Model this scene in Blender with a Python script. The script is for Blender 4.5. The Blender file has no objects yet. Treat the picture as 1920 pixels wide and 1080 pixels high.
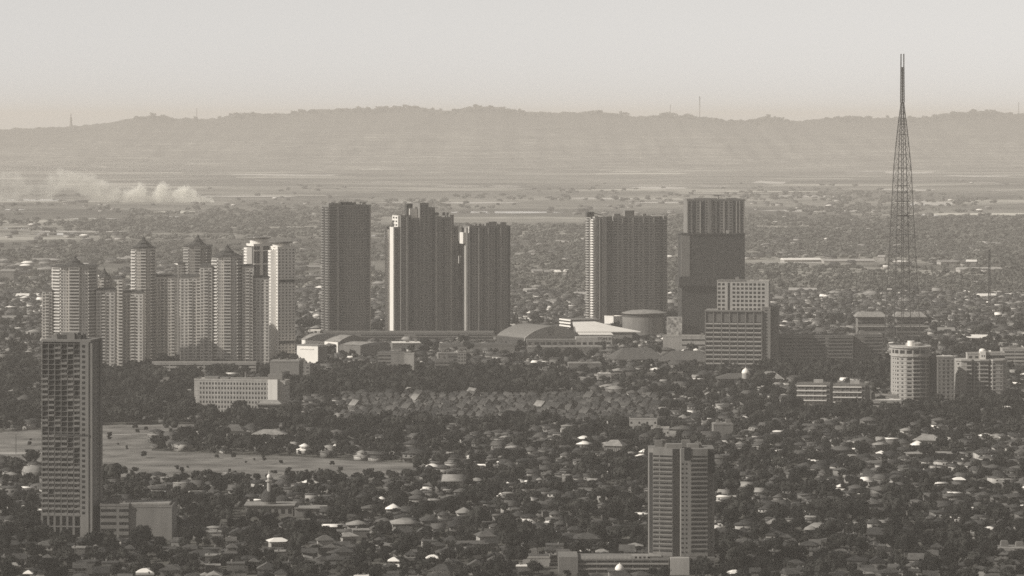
import bpy, math, random
import numpy as np
from mathutils import Vector
R = math.radians
random.seed(7); rng = np.random.default_rng(7)
sc = bpy.context.scene; col = sc.collection
# ------------------------------------------------------------------ camera, world, sun, exposure
F, H, HOR = 7292.0, 250.0, 225.0        # focal length in px of a 1920 px frame, camera height, horizon row
cam = bpy.data.cameras.new('camera'); camo = bpy.data.objects.new('camera', cam); col.objects.link(camo)
cam.sensor_width = 36; cam.lens = 36 * F / 1920; camo.location = (0, 0, H); camo.rotation_euler = (R(90), 0, 0)
cam.shift_y = -(540 - HOR) / 1920; cam.clip_start = 5; cam.clip_end = 90000; sc.camera = camo
SUN_EL, SUN_AZ = 34.0, 199.0            # azimuth counter-clockwise from +X: the sun stands to the left, a little in front
sun = bpy.data.lights.new('sun', 'SUN'); sun.energy = 3.5; sun.angle = R(0.6); sun.color = (1, .965, .90)
suno = bpy.data.objects.new('sun', sun); col.objects.link(suno)
sd = Vector((math.cos(R(SUN_AZ)) * math.cos(R(SUN_EL)), math.sin(R(SUN_AZ)) * math.cos(R(SUN_EL)), math.sin(R(SUN_EL))))
suno.rotation_euler = sd.to_track_quat('Z', 'Y').to_euler(); suno.location = sd * 3000
w = bpy.data.worlds.new('World'); sc.world = w; w.use_nodes = True; nt = w.node_tree; nt.nodes.clear()
sky = nt.nodes.new('ShaderNodeTexSky'); sky.sky_type = 'NISHITA'; sky.sun_disc = False
sky.sun_elevation = R(SUN_EL); sky.sun_rotation = R(90 - SUN_AZ); sky.dust_density = 1.0; sky.air_density = 1.0; sky.altitude = 2000
bw = nt.nodes.new('ShaderNodeRGBToBW'); tn = nt.nodes.new('ShaderNodeMix'); tn.data_type = 'RGBA'; tn.blend_type = 'MULTIPLY'; tn.inputs[0].default_value = 1
bgn = nt.nodes.new('ShaderNodeBackground'); bgn.inputs[1].default_value = 0.080; wo = nt.nodes.new('ShaderNodeOutputWorld')
nt.links.new(sky.outputs[0], bw.inputs[0]); nt.links.new(bw.outputs[0], tn.inputs[6]); tn.inputs[7].default_value = (1, .98, .95, 1)
nt.links.new(tn.outputs[2], bgn.inputs[0]); nt.links.new(bgn.outputs[0], wo.inputs[0])
sc.view_settings.view_transform = 'Standard'; sc.view_settings.look = 'None'; sc.view_settings.gamma = 1
sc.view_settings.exposure = 0.48; sc.view_settings.use_curve_mapping = False
sc.render.engine = 'CYCLES'; cy = sc.cycles
cy.use_denoising = False; cy.max_bounces = 8; cy.volume_bounces = 3; cy.sample_clamp_indirect = 2; cy.sample_clamp_direct = 12; cy.diffuse_bounces = 2; cy.glossy_bounces = 2
cy.volume_max_steps = 256; cy.use_adaptive_sampling = True; cy.adaptive_threshold = .004; cy.filter_width = 1.6; cy.pixel_filter_type = 'BLACKMAN_HARRIS'
HAZE_D, HAZE_C = 4.7e-5, (1.0, .94, .875)

# ------------------------------------------------------------------ materials
TINT = (1.0, .945, .87)
def mat(name, v, rough=.85, var=.15, scale=.05, streak=0., spec=.3, metal=0., tint=TINT):
    m = bpy.data.materials.new(name); m.use_nodes = True; t = m.node_tree; b = t.nodes['Principled BSDF']
    b.inputs['Roughness'].default_value = rough; b.inputs['Specular IOR Level'].default_value = spec; b.inputs['Metallic'].default_value = metal
    g = t.nodes.new('ShaderNodeNewGeometry'); n = t.nodes.new('ShaderNodeTexNoise'); mp = t.nodes.new('ShaderNodeMapping')
    mp.inputs['Scale'].default_value = (scale, scale, scale * (.15 if streak else 1)); n.inputs['Detail'].default_value = 5; n.inputs['Scale'].default_value = 1
    mr = t.nodes.new('ShaderNodeMapRange'); mr.inputs[1].default_value = .3; mr.inputs[2].default_value = .7
    mr.inputs[3].default_value = v * (1 - var); mr.inputs[4].default_value = v * (1 + var)
    mx = t.nodes.new('ShaderNodeMix'); mx.data_type = 'RGBA'; mx.blend_type = 'MULTIPLY'; mx.inputs[0].default_value = 1; mx.inputs[7].default_value = (*tint, 1)
    t.links.new(g.outputs['Position'], mp.inputs[0]); t.links.new(mp.outputs[0], n.inputs['Vector']); t.links.new(n.outputs[0], mr.inputs[0])
    t.links.new(mr.outputs[0], mx.inputs[6]); t.links.new(mx.outputs[2], b.inputs['Base Color'])
    return m
M = {k: mat(k, *a, **kw) for k, a, kw in [
    ('pale_wall', (.36,), dict(streak=1, scale=.4)), ('white_wall', (.72,), dict(streak=1, scale=.3, var=.08)), ('cream_wall', (.33,), dict(streak=1, scale=.3)),
    ('light_cream_wall', (.58,), dict(streak=1, scale=.3)), ('grey_wall', (.17,), dict(streak=1, scale=.3)), ('dim_wall', (.13,), dict(streak=1, scale=.3)), ('dark_wall', (.19,), dict(streak=1, scale=.3)), ('charcoal_wall', (.055,), dict(streak=1, scale=.2, var=.25)),
    ('netting', (.045,), dict(scale=.25, var=.35)), ('window_glass', (.02,), dict(rough=.25, spec=.5)), ('dull_glass', (.025,), dict(rough=.5)),
    ('mid_glass', (.12,), dict(rough=.45)), ('white_metal', (.85,), dict(rough=.45, var=.06, scale=.1)), ('pale_roof', (.24,), dict(scale=.3, var=.25)),
    ('grey_roof', (.085,), dict(scale=.3, var=.25)), ('tile_roof', (.042,), dict(scale=.5, var=.3)), ('dark_roof', (.026,), dict(scale=.5, var=.3)),
    ('old_roof', (.058,), dict(scale=.5, var=.45)), ('steel', (.07,), dict(rough=.5)), ('concrete', (.28,), dict(scale=.2, streak=1)), ('asphalt', (.05,), dict(scale=.05)),
    ('bark', (.05,), dict(scale=2.)), ('mural', (.34,), dict(scale=.35, var=.75)), ('sand', (.3,), dict(scale=.04, var=.3))]}
for i, v in enumerate((.013, .021, .033)): M['leaf%d' % i] = mat('foliage_%s' % 'abc'[i], v, rough=.9, var=.4, scale=.08, spec=.1, tint=(1, .97, .86))

# ------------------------------------------------------------------ helpers
def tag(o, label=None, cat=None, group=None, kind=None):
    for k, v in (('label', label), ('category', cat), ('group', group), ('kind', kind)):
        if v: o[k] = v
    return o
def empty(name, loc, rz=0.):
    o = bpy.data.objects.new(name, None); o.location = loc; o.rotation_euler = (0, 0, rz); o.empty_display_size = 3; col.objects.link(o); return o
def link(name, me, parent=None, loc=(0, 0, 0), rz=0.):
    o = bpy.data.objects.new(name, me); o.location = loc; o.rotation_euler = (0, 0, rz); o.parent = parent; col.objects.link(o); return o
class MB:
    def __init__(s): s.v = []; s.f = []; s.m = []
    def add(s, vs, fs, mi=0):
        n = len(s.v); s.v += [tuple(p) for p in vs]; s.f += [tuple(i + n for i in f) for f in fs]; s.m += [mi] * len(fs)
    def prism(s, poly, z0, z1, mi=0, top=None):
        n = len(poly); tp = top or poly
        vs = [(x, y, z0) for x, y in poly] + [(x, y, z1) for x, y in tp]
        s.add(vs, [tuple(range(n - 1, -1, -1)), tuple(range(n, 2 * n))] + [(i, (i + 1) % n, n + (i + 1) % n, n + i) for i in range(n)], mi)
    def box(s, x0, x1, y0, y1, z0, z1, mi=0): s.prism([(x0, y0), (x1, y0), (x1, y1), (x0, y1)], z0, z1, mi)
    def obox(s, c, a, w, d, h, mi=0):          # box centred at c, turned by a about z
        ca, sa = math.cos(a), math.sin(a)
        P = [(c[0] + x * ca - y * sa, c[1] + x * sa + y * ca) for x, y in ((-w / 2, -d / 2), (w / 2, -d / 2), (w / 2, d / 2), (-w / 2, d / 2))]
        s.prism(P, c[2] - h / 2, c[2] + h / 2, mi)
    def lathe(s, cx, cy, prof, n=12, mi=0, ph=0.):
        vs = []; fs = []
        for r, z in prof: vs += [(cx + r * math.cos(ph + 2 * math.pi * i / n), cy + r * math.sin(ph + 2 * math.pi * i / n), z) for i in range(n)]
        for k in range(len(prof) - 1): fs += [(k * n + i, k * n + (i + 1) % n, (k + 1) * n + (i + 1) % n, (k + 1) * n + i) for i in range(n)]
        fs += [tuple(range(n - 1, -1, -1)), tuple(range((len(prof) - 1) * n, len(prof) * n))]
        s.add(vs, fs, mi)
    def bar(s, a, b, t, mi=0):
        a = Vector(a); b = Vector(b); d = (b - a).normalized(); u = d.cross(Vector((0, 0, 1)) if abs(d.z) < .9 else Vector((1, 0, 0))).normalized(); v = d.cross(u)
        vs = [p + (u * i + v * j) * t / 2 for p in (a, b) for i, j in ((-1, -1), (1, -1), (1, 1), (-1, 1))]
        s.add(vs, [(3, 2, 1, 0), (4, 5, 6, 7)] + [(i, (i + 1) % 4, 4 + (i + 1) % 4, 4 + i) for i in range(4)], mi)
    def mesh(s, name, mats):
        me = bpy.data.meshes.new(name); me.from_pydata(s.v, [], s.f)
        for m in mats: me.materials.append(m)
        if any(s.m): me.polygons.foreach_set('material_index', s.m)
        me.update(); return me
    def arr(s):                                  # triangle/quad arrays for merging
        return np.array(s.v, dtype=np.float32), s.f, s.m
def bigmesh(name, V, L, S, mi, mats):            # vertices, loop indices, face sizes
    me = bpy.data.meshes.new(name); me.vertices.add(len(V)); me.vertices.foreach_set('co', V.astype(np.float32).ravel())
    me.loops.add(len(L)); me.loops.foreach_set('vertex_index', L.astype(np.int32)); me.polygons.add(len(S))
    me.polygons.foreach_set('loop_start', (np.cumsum(S) - S).astype(np.int32)); me.polygons.foreach_set('loop_total', S.astype(np.int32))
    for m in mats: me.materials.append(m)
    me.polygons.foreach_set('material_index', mi.astype(np.int32)); me.update(calc_edges=True); return me
class Merge:                                     # many placed copies of a few shapes, merged to one mesh
    def __init__(s): s.V = []; s.L = []; s.S = []; s.M = []; s.n = 0
    def put(s, A, loc, rz, sx=1., sz=1., remap=None):
        V, L, S, Mi = A; c, k = math.cos(rz) * sx, math.sin(rz) * sx
        W = np.empty_like(V); W[:, 0] = V[:, 0] * c - V[:, 1] * k + loc[0]; W[:, 1] = V[:, 0] * k + V[:, 1] * c + loc[1]; W[:, 2] = V[:, 2] * sz + loc[2]
        s.V.append(W); s.L.append(L + s.n); s.S.append(S); s.M.append(Mi if remap is None else remap[Mi]); s.n += len(V)
    def build(s, name, mats): return bigmesh(name, np.concatenate(s.V), np.concatenate(s.L), np.concatenate(s.S), np.concatenate(s.M), mats)
def flat(mb):
    return (np.array(mb.v, dtype=np.float32), np.array([i for f in mb.f for i in f]), np.array([len(f) for f in mb.f]), np.array(mb.m))
def gy(py): return F * H / (py - HOR)
def gx(px, Y): return (px - 960) * Y / F
def topx(X, Y): return 960 + F * X / Y, HOR + F * H / Y
EXCL = []                                        # footprints nothing else may stand on: (cx, cy, rz, hx, hy)
def blocked(x, y, r=6):
    for cx, cyy, a, hx, hy in EXCL:
        dx, dy = x - cx, y - cyy
        if abs(dx) > hx + hy + r or abs(dy) > hx + hy + r: continue
        c, s_ = math.cos(a), math.sin(a)
        if abs(dx * c + dy * s_) < hx + r and abs(-dx * s_ + dy * c) < hy + r: return True
    return False
CACHE = {}
SOLO = {'roof_house', 'wing_roof', 'floor_ledge', 'platform', 'parapet_end', 'podium', 'roof_frame', 'terrace_column', 'service_band', 'sunlit_wall', 'dark_panel', 'mechanical_ledge', 'roof_slab', 'tiered_roof', 'eaves', 'balcony_ledge', 'side_wall', 'window_frame', 'scaffold_ledge', 'ring_ledge', 'roof', 'recess_glass', 'pier', 'floor', 'canopy_band'}
class Bld:
    def __init__(s, name, label, cat, px, py, rz=0., group=None):
        s.Y = gy(py); s.X = gx(px, s.Y); s.k = F / s.Y; s.px = px; s.rz = R(rz)
        s.root = empty(name, (s.X, s.Y, 0), s.rz); tag(s.root, label, cat, group); s.parts = {}; s.reps = {}; s.solo = 0; s.ext = [1e9, -1e9, 1e9, -1e9]
    def lx(s, px, yf=0.): return ((px - s.px) / s.k + yf * math.sin(s.rz)) / math.cos(s.rz)
    def z(s, py): return H - (py - HOR) / s.k
    def mb(s, part, m, label=None):
        key = (part, m)
        if part in SOLO: s.solo += 1; key = (part, m, s.solo)
        if key not in s.parts: s.parts[key] = (MB(), label)
        return s.parts[key][0]
    def grow(s, x0, x1, y0, y1): s.ext = [min(s.ext[0], x0), max(s.ext[1], x1), min(s.ext[2], y0), max(s.ext[3], y1)]
    def box(s, part, m, x0, x1, y0, y1, z0, z1): s.mb(part, m).box(x0, x1, y0, y1, z0, z1); s.grow(x0, x1, y0, y1)
    def rep(s, part, m, p, a, w_, d, h, extra=None):
        s.reps.setdefault((part, m), []).append((p, a, w_, d, h, extra))
    def face(s, p0, p1, z0, z1, fh, spec, wall='pale_wall', glass='window_glass', ww=.5, wh=.45, dbal=1.1, ledge=0., skip=None):
        p0 = Vector(p0); p1 = Vector(p1); L = (p1 - p0).length; d = (p1 - p0) / L; n = Vector((d.y, -d.x)); a = math.atan2(d.y, d.x)
        if isinstance(spec, str): spec = [(c, 1.) for c in spec]
        tot = sum(q for _, q in spec); nf = max(1, int(round((z1 - z0) / fh))); fh = (z1 - z0) / nf; u = 0.
        if ledge:
            c = (p0 + p1) / 2 + n * ledge / 2
            for i in range(1, nf): s.mb('wall', wall).obox((c.x, c.y, z0 + i * fh), a, L - .3, ledge + .02, .35)
        for t, q in spec:
            W = q / tot * L; c = p0 + d * (u + W / 2); u += W
            if t == ' ': continue
            if t in 'wvrb':
                for i in range(nf):
                    if skip and skip(i, nf, u / L): continue
                    zc = z0 + (i + .52) * fh
                    if t == 'w': s.rep('window', glass, (c.x + n.x * .02, c.y + n.y * .02, zc), a, W * ww, .16, fh * wh)
                    elif t == 'v': s.rep('window', glass, (c.x + n.x * .02, c.y + n.y * .02, zc), a, W * .3, .16, fh * .35)
                    elif t == 'r': s.rep('window_band', glass, (c.x + n.x * .02, c.y + n.y * .02, zc), a, W * .94, .16, fh * wh)
                    else: s.rep('balcony', wall, (c.x + n.x * dbal / 2, c.y + n.y * dbal / 2, z0 + i * fh + .5), a, W * .94, dbal, 1.15)
            if t == 'b': s.mb('recess_glass', glass).obox((c.x + n.x * .03, c.y + n.y * .03, (z0 + z1) / 2), a, W * .86, .14, z1 - z0 - .6)
            if t == 'd': s.mb('recess_glass', glass).obox((c.x + n.x * .03, c.y + n.y * .03, (z0 + z1) / 2), a, W * .9, .12, z1 - z0 - .8)
            if t == 'p': s.mb('pier', 'cream_wall' if wall == 'dark_wall' else wall).obox((c.x + n.x * .35, c.y + n.y * .35, (z0 + z1) / 2), a, W * .6, .8, z1 - z0 - .2)
    def block(s, x0, x1, y0, y1, z0, z1, fh=3.1, front=None, left=None, right=None, wall='pale_wall', parapet=1.0, **kw):
        s.box('wall', wall, x0, x1, y0, y1, z0, z1)
        if parapet:
            b = s.mb('parapet', wall); e = .18
            for q in ((x0 - e, x1 + e, y0 - e, y0 + .3), (x0 - e, x1 + e, y1 - .3, y1 + e), (x0 - e, x0 + .3, y0 + .3, y1 - .3), (x1 - .3, x1 + e, y0 + .3, y1 - .3)):
                b.box(*q, z1 - .3, z1 + parapet)
        if front: s.face((x0, y0), (x1, y0), z0, z1 - 1, fh, front, wall, **kw)
        if left: s.face((x0, y1), (x0, y0), z0, z1 - 1, fh, left, wall, **kw)
        if right: s.face((x1, y0), (x1, y1), z0, z1 - 1, fh, right, wall, **kw)
    def rooftop(s, x0, x1, y0, y1, z, n=4, m='grey_wall'):
        r = random.Random(int(abs(s.X * 7) + z))
        for i in range(n):
            w_ = r.uniform(2, 5); x = r.uniform(x0 + 1, max(x0 + 1.1, x1 - w_ - 1)); y = r.uniform(y0 + 1, max(y0 + 1.1, y1 - 5))
            h = r.uniform(1.2, 3.5)
            b = MB(); b.box(0, w_, 0, 3.5, 0, h); b.box(.4, w_ - .4, .5, 3, h, h + .5); link('rooftop_unit', b.mesh('rooftop_unit', [M[m]]), s.root, (x, y, z))
    def finish(s, pad=2.):
        seen = {}
        host = None; nv = -1
        for key, (b, lab) in sorted(s.parts.items(), key=lambda q: q[0][0] != 'wall'):
            part, m = key[:2]
            if b.v:
                o = link(part, b.mesh(part, [M[m]]), host if part in ('recess_glass', 'pier', 'parapet') and host else s.root)
                if part == 'wall' and len(b.v) > nv: host = o; nv = len(b.v)
                if lab: o['label'] = lab
        cnt = {}
        for (part, m), L in s.reps.items():
            L.sort(key=lambda q: -q[0][2]); b = MB(); room = 100 - cnt.get(part, 0)
            for i, (p, a, w_, d, h, ex) in enumerate(L):
                if i < room:
                    key = (part, m, round(w_, 2), round(d, 2), round(h, 2))
                    if key not in CACHE:
                        t = MB(); t.box(-w_ / 2, w_ / 2, -d / 2, d / 2, -h / 2, h / 2)
                        CACHE[key] = t.mesh(part, [M[m]])
                    link(part, CACHE[key], host or s.root, p, a)
                else: b.obox(p, a, w_, d, h)
            cnt[part] = cnt.get(part, 0) + min(room, len(L))
            if b.v: link(part, b.mesh(part, [M[m]]), host or s.root)['kind'] = 'stuff'
        e = s.ext; cx, cyy = (e[0] + e[1]) / 2, (e[2] + e[3]) / 2; c, k = math.cos(s.rz), math.sin(s.rz)
        EXCL.append((s.X + cx * c - cyy * k, s.Y + cx * k + cyy * c, s.rz, (e[1] - e[0]) / 2 + pad, (e[3] - e[2]) / 2 + pad))
        return s

# ------------------------------------------------------------------ ground and far plain
def ground_material(name='ground', k0=4300, k1=5600, lo=.10, hi=.22, cx=420, cy_=330):
    m = bpy.data.materials.new(name); m.use_nodes = True; t = m.node_tree; b = t.nodes['Principled BSDF']; b.inputs['Roughness'].default_value = .95; b.inputs['Specular IOR Level'].default_value = .1
    g = t.nodes.new('ShaderNodeNewGeometry')
    def noise(sx, sy, det=6):
        mp = t.nodes.new('ShaderNodeMapping'); mp.inputs['Scale'].default_value = (sx, sy, 1); n = t.nodes.new('ShaderNodeTexNoise'); n.inputs['Scale'].default_value = 1
        n.inputs['Detail'].default_value = det; t.links.new(g.outputs['Position'], mp.inputs[0]); t.links.new(mp.outputs[0], n.inputs['Vector']); return n.outputs[0]
    vo = t.nodes.new('ShaderNodeTexVoronoi'); mp = t.nodes.new('ShaderNodeMapping'); mp.inputs['Scale'].default_value = (1 / cx, 1 / cy_, 1); mp.inputs['Rotation'].default_value = (0, 0, .3)
    t.links.new(g.outputs['Position'], mp.inputs[0]); t.links.new(mp.outputs[0], vo.inputs['Vector']); vo.inputs['Scale'].default_value = 1
    sp = t.nodes.new('ShaderNodeSeparateColor'); t.links.new(vo.outputs['Color'], sp.inputs[0])
    def mr(src, a, b_, c, d):
        q = t.nodes.new('ShaderNodeMapRange'); t.links.new(src, q.inputs[0])
        for i, v in zip((1, 2, 3, 4), (a, b_, c, d)): q.inputs[i].default_value = v
        return q.outputs[0]
    def math_(op, a, b_):
        q = t.nodes.new('ShaderNodeMath'); q.operation = op
        for i, v in ((0, a), (1, b_)):
            if isinstance(v, float): q.inputs[i].default_value = v
            else: t.links.new(v, q.inputs[i])
        return q.outputs[0]
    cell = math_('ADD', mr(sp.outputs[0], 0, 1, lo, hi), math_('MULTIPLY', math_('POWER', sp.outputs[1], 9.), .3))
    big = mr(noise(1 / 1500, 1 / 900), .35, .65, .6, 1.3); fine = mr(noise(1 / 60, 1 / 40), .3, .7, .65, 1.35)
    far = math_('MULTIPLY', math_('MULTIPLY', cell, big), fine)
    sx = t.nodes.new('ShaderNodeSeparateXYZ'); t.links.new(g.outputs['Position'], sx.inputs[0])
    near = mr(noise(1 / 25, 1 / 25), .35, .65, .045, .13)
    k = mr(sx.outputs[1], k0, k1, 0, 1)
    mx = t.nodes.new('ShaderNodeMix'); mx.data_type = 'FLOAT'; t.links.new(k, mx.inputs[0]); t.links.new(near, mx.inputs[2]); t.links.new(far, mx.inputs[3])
    mc = t.nodes.new('ShaderNodeMix'); mc.data_type = 'RGBA'; mc.blend_type = 'MULTIPLY'; mc.inputs[0].default_value = 1; mc.inputs[7].default_value = (1, .95, .84, 1)
    t.links.new(mx.outputs[0], mc.inputs[6]); t.links.new(mc.outputs[2], b.inputs['Base Color']); return m
M['ground'] = ground_material()  # far plain: pale dry fields, with some distance haze put into their colour
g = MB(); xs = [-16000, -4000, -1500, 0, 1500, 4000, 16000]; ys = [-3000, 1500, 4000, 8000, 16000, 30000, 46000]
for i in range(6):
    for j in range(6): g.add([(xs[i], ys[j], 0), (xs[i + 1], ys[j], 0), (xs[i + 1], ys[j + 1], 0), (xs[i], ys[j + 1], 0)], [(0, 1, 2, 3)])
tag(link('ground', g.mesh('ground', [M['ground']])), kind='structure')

def px_poly(pts, z, jit=0., seed=1):             # a ground outline given by the rows and columns it covers, subdivided and roughened
    r = random.Random(seed); out = []
    for i, (a, b) in enumerate(pts):
        c, d = pts[(i + 1) % len(pts)]
        n = max(1, int(abs(c - a) / 25))
        for k in range(n):
            q = k / n; px, py = a + (c - a) * q, b + (d - b) * q + r.uniform(-jit, jit)
            Y = F * (H - z) / (py - HOR); out.append((gx(px, Y), Y, z))
    return out
def sheet(name, pts, z, m, kind='structure', jit=.4, seed=1, **kw):
    b = MB(); P = px_poly(pts, z, jit, seed); b.add(P, [tuple(range(len(P)))][:1]); me = b.mesh(name, [m])
    if me.polygons[0].normal.z < 0: me.flip_normals()
    return tag(link(name, me), kind=kind, **kw)
water = mat('pond_water', .15, rough=.03, var=.1, scale=.01, spec=.6)
drym = mat('dry_field', .5, var=.35, scale=.02)
# ponds: left, right, row, rows high
ponds = [(820,1058,398,4),(0,112,428,4),(48,300,439,4.5),(250,445,442,4),(690,756,342,5),(582,668,294,4),(806,915,349,4),(915,980,350,6),(1095,1140,338,3),(1155,1300,348,4),(1300,1385,349,4),
 (1420,1470,428,4),(1575,1680,431,3),(1700,1722,350,2.5),(1708,1762,404,4),(696,738,442,5),(486,585,429,3.5),(296,378,397,5),(275,370,407,3),(0,130,375,4),(1690,1760,339,2),
 (1480,1560,429,2.5),(1360,1400,384,3),(640,690,341,2),(680,745,262,3),(765,820,261,4),(120,225,410,2),(1115,1190,302,2),(1200,1240,322,3),(0,50,393,2.5),(365,470,310,2.5),(1850,1920,358,3),(1820,1880,342,2.5),(1690,1750,384,3.5)]
for i, (a, b, py, t) in enumerate(ponds):
    mid = (a + b) / 2; sheet('water', [(a, py), (mid - (b - a) * .2, py - t / 2), (mid + (b - a) * .25, py - t * .4), (b, py + .2), (mid + (b - a) * .1, py + t / 2), (a + (b - a) * .2, py + t * .35)], .6 + .013 * i, water, jit=t * .08, seed=i)
fields = [(1590,1755,323,5),(1645,1755,356,4),(1705,1790,381,9),(1180,1290,352,5),(1410,1475,342,5),(1450,1660,434,2.5),(40,240,434,2.5),(980,1100,452,3),(560,700,402,3),(1420,1620,395,4),(1500,1700,412,3),
 (640,720,287,3),(880,1060,320,4),(300,520,285,3),(60,210,300,3),(1760,1900,330,3),(1060,1200,372,3),(350,560,368,3),(1440,1600,368,4),(420,640,328,3),(1180,1400,380,3),(700,980,380,3),(1400,1560,492,1.6),(1560,1660,490,1.5),(1740,1920,466,2)]
for i, (a, b, py, t) in enumerate(fields):
    mid = (a + b) / 2; sheet('field', [(a, py), (mid - (b - a) * .3, py - t / 2), (b, py - t * .2), (b - (b - a) * .1, py + t * .4), (mid, py + t / 2)], .3 + .011 * i, drym, jit=t * .12, seed=50 + i)
# the bare open ground in the left middle and its pale road
FIELDP = [(-200, 826), (60, 806), (200, 797), (395, 795), (372, 806), (290, 822), (285, 845), (430, 853), (560, 856), (690, 866), (800, 868), (775, 888), (700, 900), (560, 906), (430, 904), (250, 900), (100, 874), (-200, 862)]
drygrass = mat('dry_grass', .17, var=.5, scale=.035, spec=.05)
sheet('grass_field', FIELDP, .25, drygrass, jit=.6)
sheet('road', [(-200, 851), (0, 848), (190, 846), (190, 849), (0, 852.5), (-200, 856)], .45, M['sand'], jit=.1)
sheet('path', [(190, 815), (330, 811), (330, 812), (190, 817)], .45, M['sand'], jit=.3)

# ------------------------------------------------------------------ hills
prof = [(-500,262),(-200,252),(0,243),(60,241),(130,238),(180,234),(230,226),(262,219),(290,217),(330,222),(400,224),(450,214),(480,213),(530,214),(600,206),(670,203),(700,205),(760,201),(800,203),(835,209),(870,203),(900,199),(935,202),(970,209),(1040,212),
 (1080,211),(1130,210),(1170,216),(1200,219),(1250,216),(1290,219),(1330,222),(1375,228),(1410,227),(1430,218),(1455,222),(1490,228),(1540,223),(1590,219),(1630,221),(1700,223),(1740,222),(1765,213),(1800,212),(1850,209),(1900,214),(1960,210),(2200,205),(2500,215)]
pxs, pys = zip(*prof); NX, NY = 760, 46; Yc = 25000.
X = np.linspace(-5600, 5600, NX); T = np.linspace(0, 1, NY)
crest = H - (np.interp(960 + F * X / Yc, pxs, pys) - HOR) * Yc / F
def fbm(x, y, s, seed, octv=5):
    r = np.random.default_rng(seed); o = np.zeros(np.broadcast(x, y).shape)
    for k in range(octv):
        a, b, c, d, e, f_ = r.uniform(.6, 1.5, 2).tolist() + r.uniform(0, 9, 4).tolist(); q = 2 ** k / s
        o += (np.sin(x * q * a + c + 1.7 * np.sin(y * q * b + d)) * np.cos(y * q * b + e + 1.3 * np.sin(x * q * a * 1.3 + f_))) / 1.8 ** k
    return o
GX, GT = np.meshgrid(X, T); front = 19200 + 900 * fbm(GX, 0 * GX, 1500, 3, 3)
GY = np.where(GT <= .8, front + (Yc - front) * GT / .8, Yc + (GT - .8) / .2 * 4500)
e = np.clip(GT / .8, 0, 1); prof_h = e ** 1.7 * np.where(GT > .8, 1 - (GT - .8) * 3, 1)
GZ = crest[None, :] * prof_h + 16 * fbm(GX, GY * .6, 520, 5, 4) * np.sin(np.pi * np.clip(e, 0, 1)) - 3
GZ += (7 * np.abs(fbm(GX, GY, 70, 9, 3)) + 4.5 * np.abs(fbm(GX, GY, 24, 12, 3))) * e + 22 * fbm(GX, GY, 260, 14, 3) * np.sin(np.pi * e) ** 2
V = np.stack([GX, GY, GZ], -1).reshape(-1, 3); q = (np.arange(NY - 1)[:, None] * NX + np.arange(NX - 1)).ravel()
L = np.stack([q, q + 1, q + NX + 1, q + NX], -1).ravel()
hillm = ground_material('hill_slope', 24600, 22000, .08, .22, 300, 700)
FW = [mat('haze_paled_foliage_%s' % 'abc'[i], v, rough=.9, var=.4, scale=.03, spec=.1, tint=(1, .97, .86)) for i, v in enumerate((.07, .09, .12))]  # foliage of far trees, with distance haze put into its paler colour
ho = link('hills', bigmesh('hills', V, L, np.full(len(q), 4), np.zeros(len(q)), [hillm])); ho['kind'] = 'structure'

# ------------------------------------------------------------------ towers and large buildings
def wv(n, c='w', q=1.): return [(c, q)] * n
LAND = []                                        # landmarks that labels may refer to
def lm(b, text): LAND.append((b.X, b.Y, text)); return b

# --- gap-toothed concrete tower at the left edge
B = lm(Bld('apartment_tower', 'tall concrete tower with patchy dark missing balconies, left edge foreground', 'tower', 122, 1010, -9), 'the patchy tower')
x0, x1, D, top = B.lx(78), B.lx(167), 24., B.z(641)
B.box('wall', 'charcoal_wall', x0, x1 + 1.2, 1.2, D, 0, top)
fl = 3.1; nf = int((top - 14) / fl); nb = 6; bw_ = (x1 - 5.2 - x0) / nb
fr = B.mb('facade_frame', 'dim_wall')
for i in range(nb + 1): fr.box(x0 + i * bw_ - .22, x0 + i * bw_ + .22, 0, 1.15, 12, top - .5)
for k in range(nf + 1): fr.box(x0 - .3, x1 - 5.2, -.05, 1.15, 14 + k * fl - .16, 14 + k * fl + .16)
rr = random.Random(3)
grid = [[rr.random() for _ in range(nb)] for _ in range(nf)]
for k in range(nf):
    q = k / nf
    for i in range(nb):
        n_ = .5 + .5 * math.sin(i * 2.1 + k * .55 + 1.3 * math.sin(k * .31 + i)) ; dens = .08 + .62 * q ** 1.2
        if q > .52 and abs(q - .56) > .012: dens += .06
        if n_ * .85 + grid[k][i] * .3 > dens and abs(k - int(nf * .49)) > 0:
            B.rep('balcony', 'grey_wall', (x0 + (i + .5) * bw_, -.12, 14 + k * fl + .75), 0, bw_ - .5, .3, 1.15)
            if rr.random() < .75: B.rep('infill_wall', 'grey_wall', (x0 + (i + .5) * bw_ + rr.uniform(-.5, .5), 1.05, 14 + k * fl + 2.1), 0, bw_ * rr.uniform(.45, .8), .3, 1.9)
B.box('wall', 'grey_wall', x1 - 5.2, x1, -.3, 1.15, 0, top)
B.face((x1 - 4.6, -.3), (x1 - 1.6, -.3), 14, top - 1, fl, [('w', 1)], glass='window_glass', ww=.6, wh=.5)
B.box('dark_recess', 'dark_wall', x1, x1 + 1.5, 3, D - 6, 0, top - .5)
B.face((x1 + 1.5, 4), (x1 + 1.5, D - 7), 8, top - 2, fl, 'w w', glass='dull_glass', ww=.6)
B.box('wall', 'grey_wall', x1 + 1.2, x1 + 2.4, D - 6, D - 1, 0, top + .6)
B.box('wall', 'grey_wall', x1, x1 + 2.2, .2, 3, 0, top)
for k in range(3): fr.box(x0 - .4, x1 - 5.2, -.5, 1.15, .3 + k * 6.6, 1.1 + k * 6.6)
for i in range(nb): fr.prism([(x0 + i * bw_ - .7, -.4), (x0 + i * bw_ + .7, -.4), (x0 + i * bw_ + .7, 1.1), (x0 + i * bw_ - .7, 1.1)], 0, 13.6)
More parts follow.
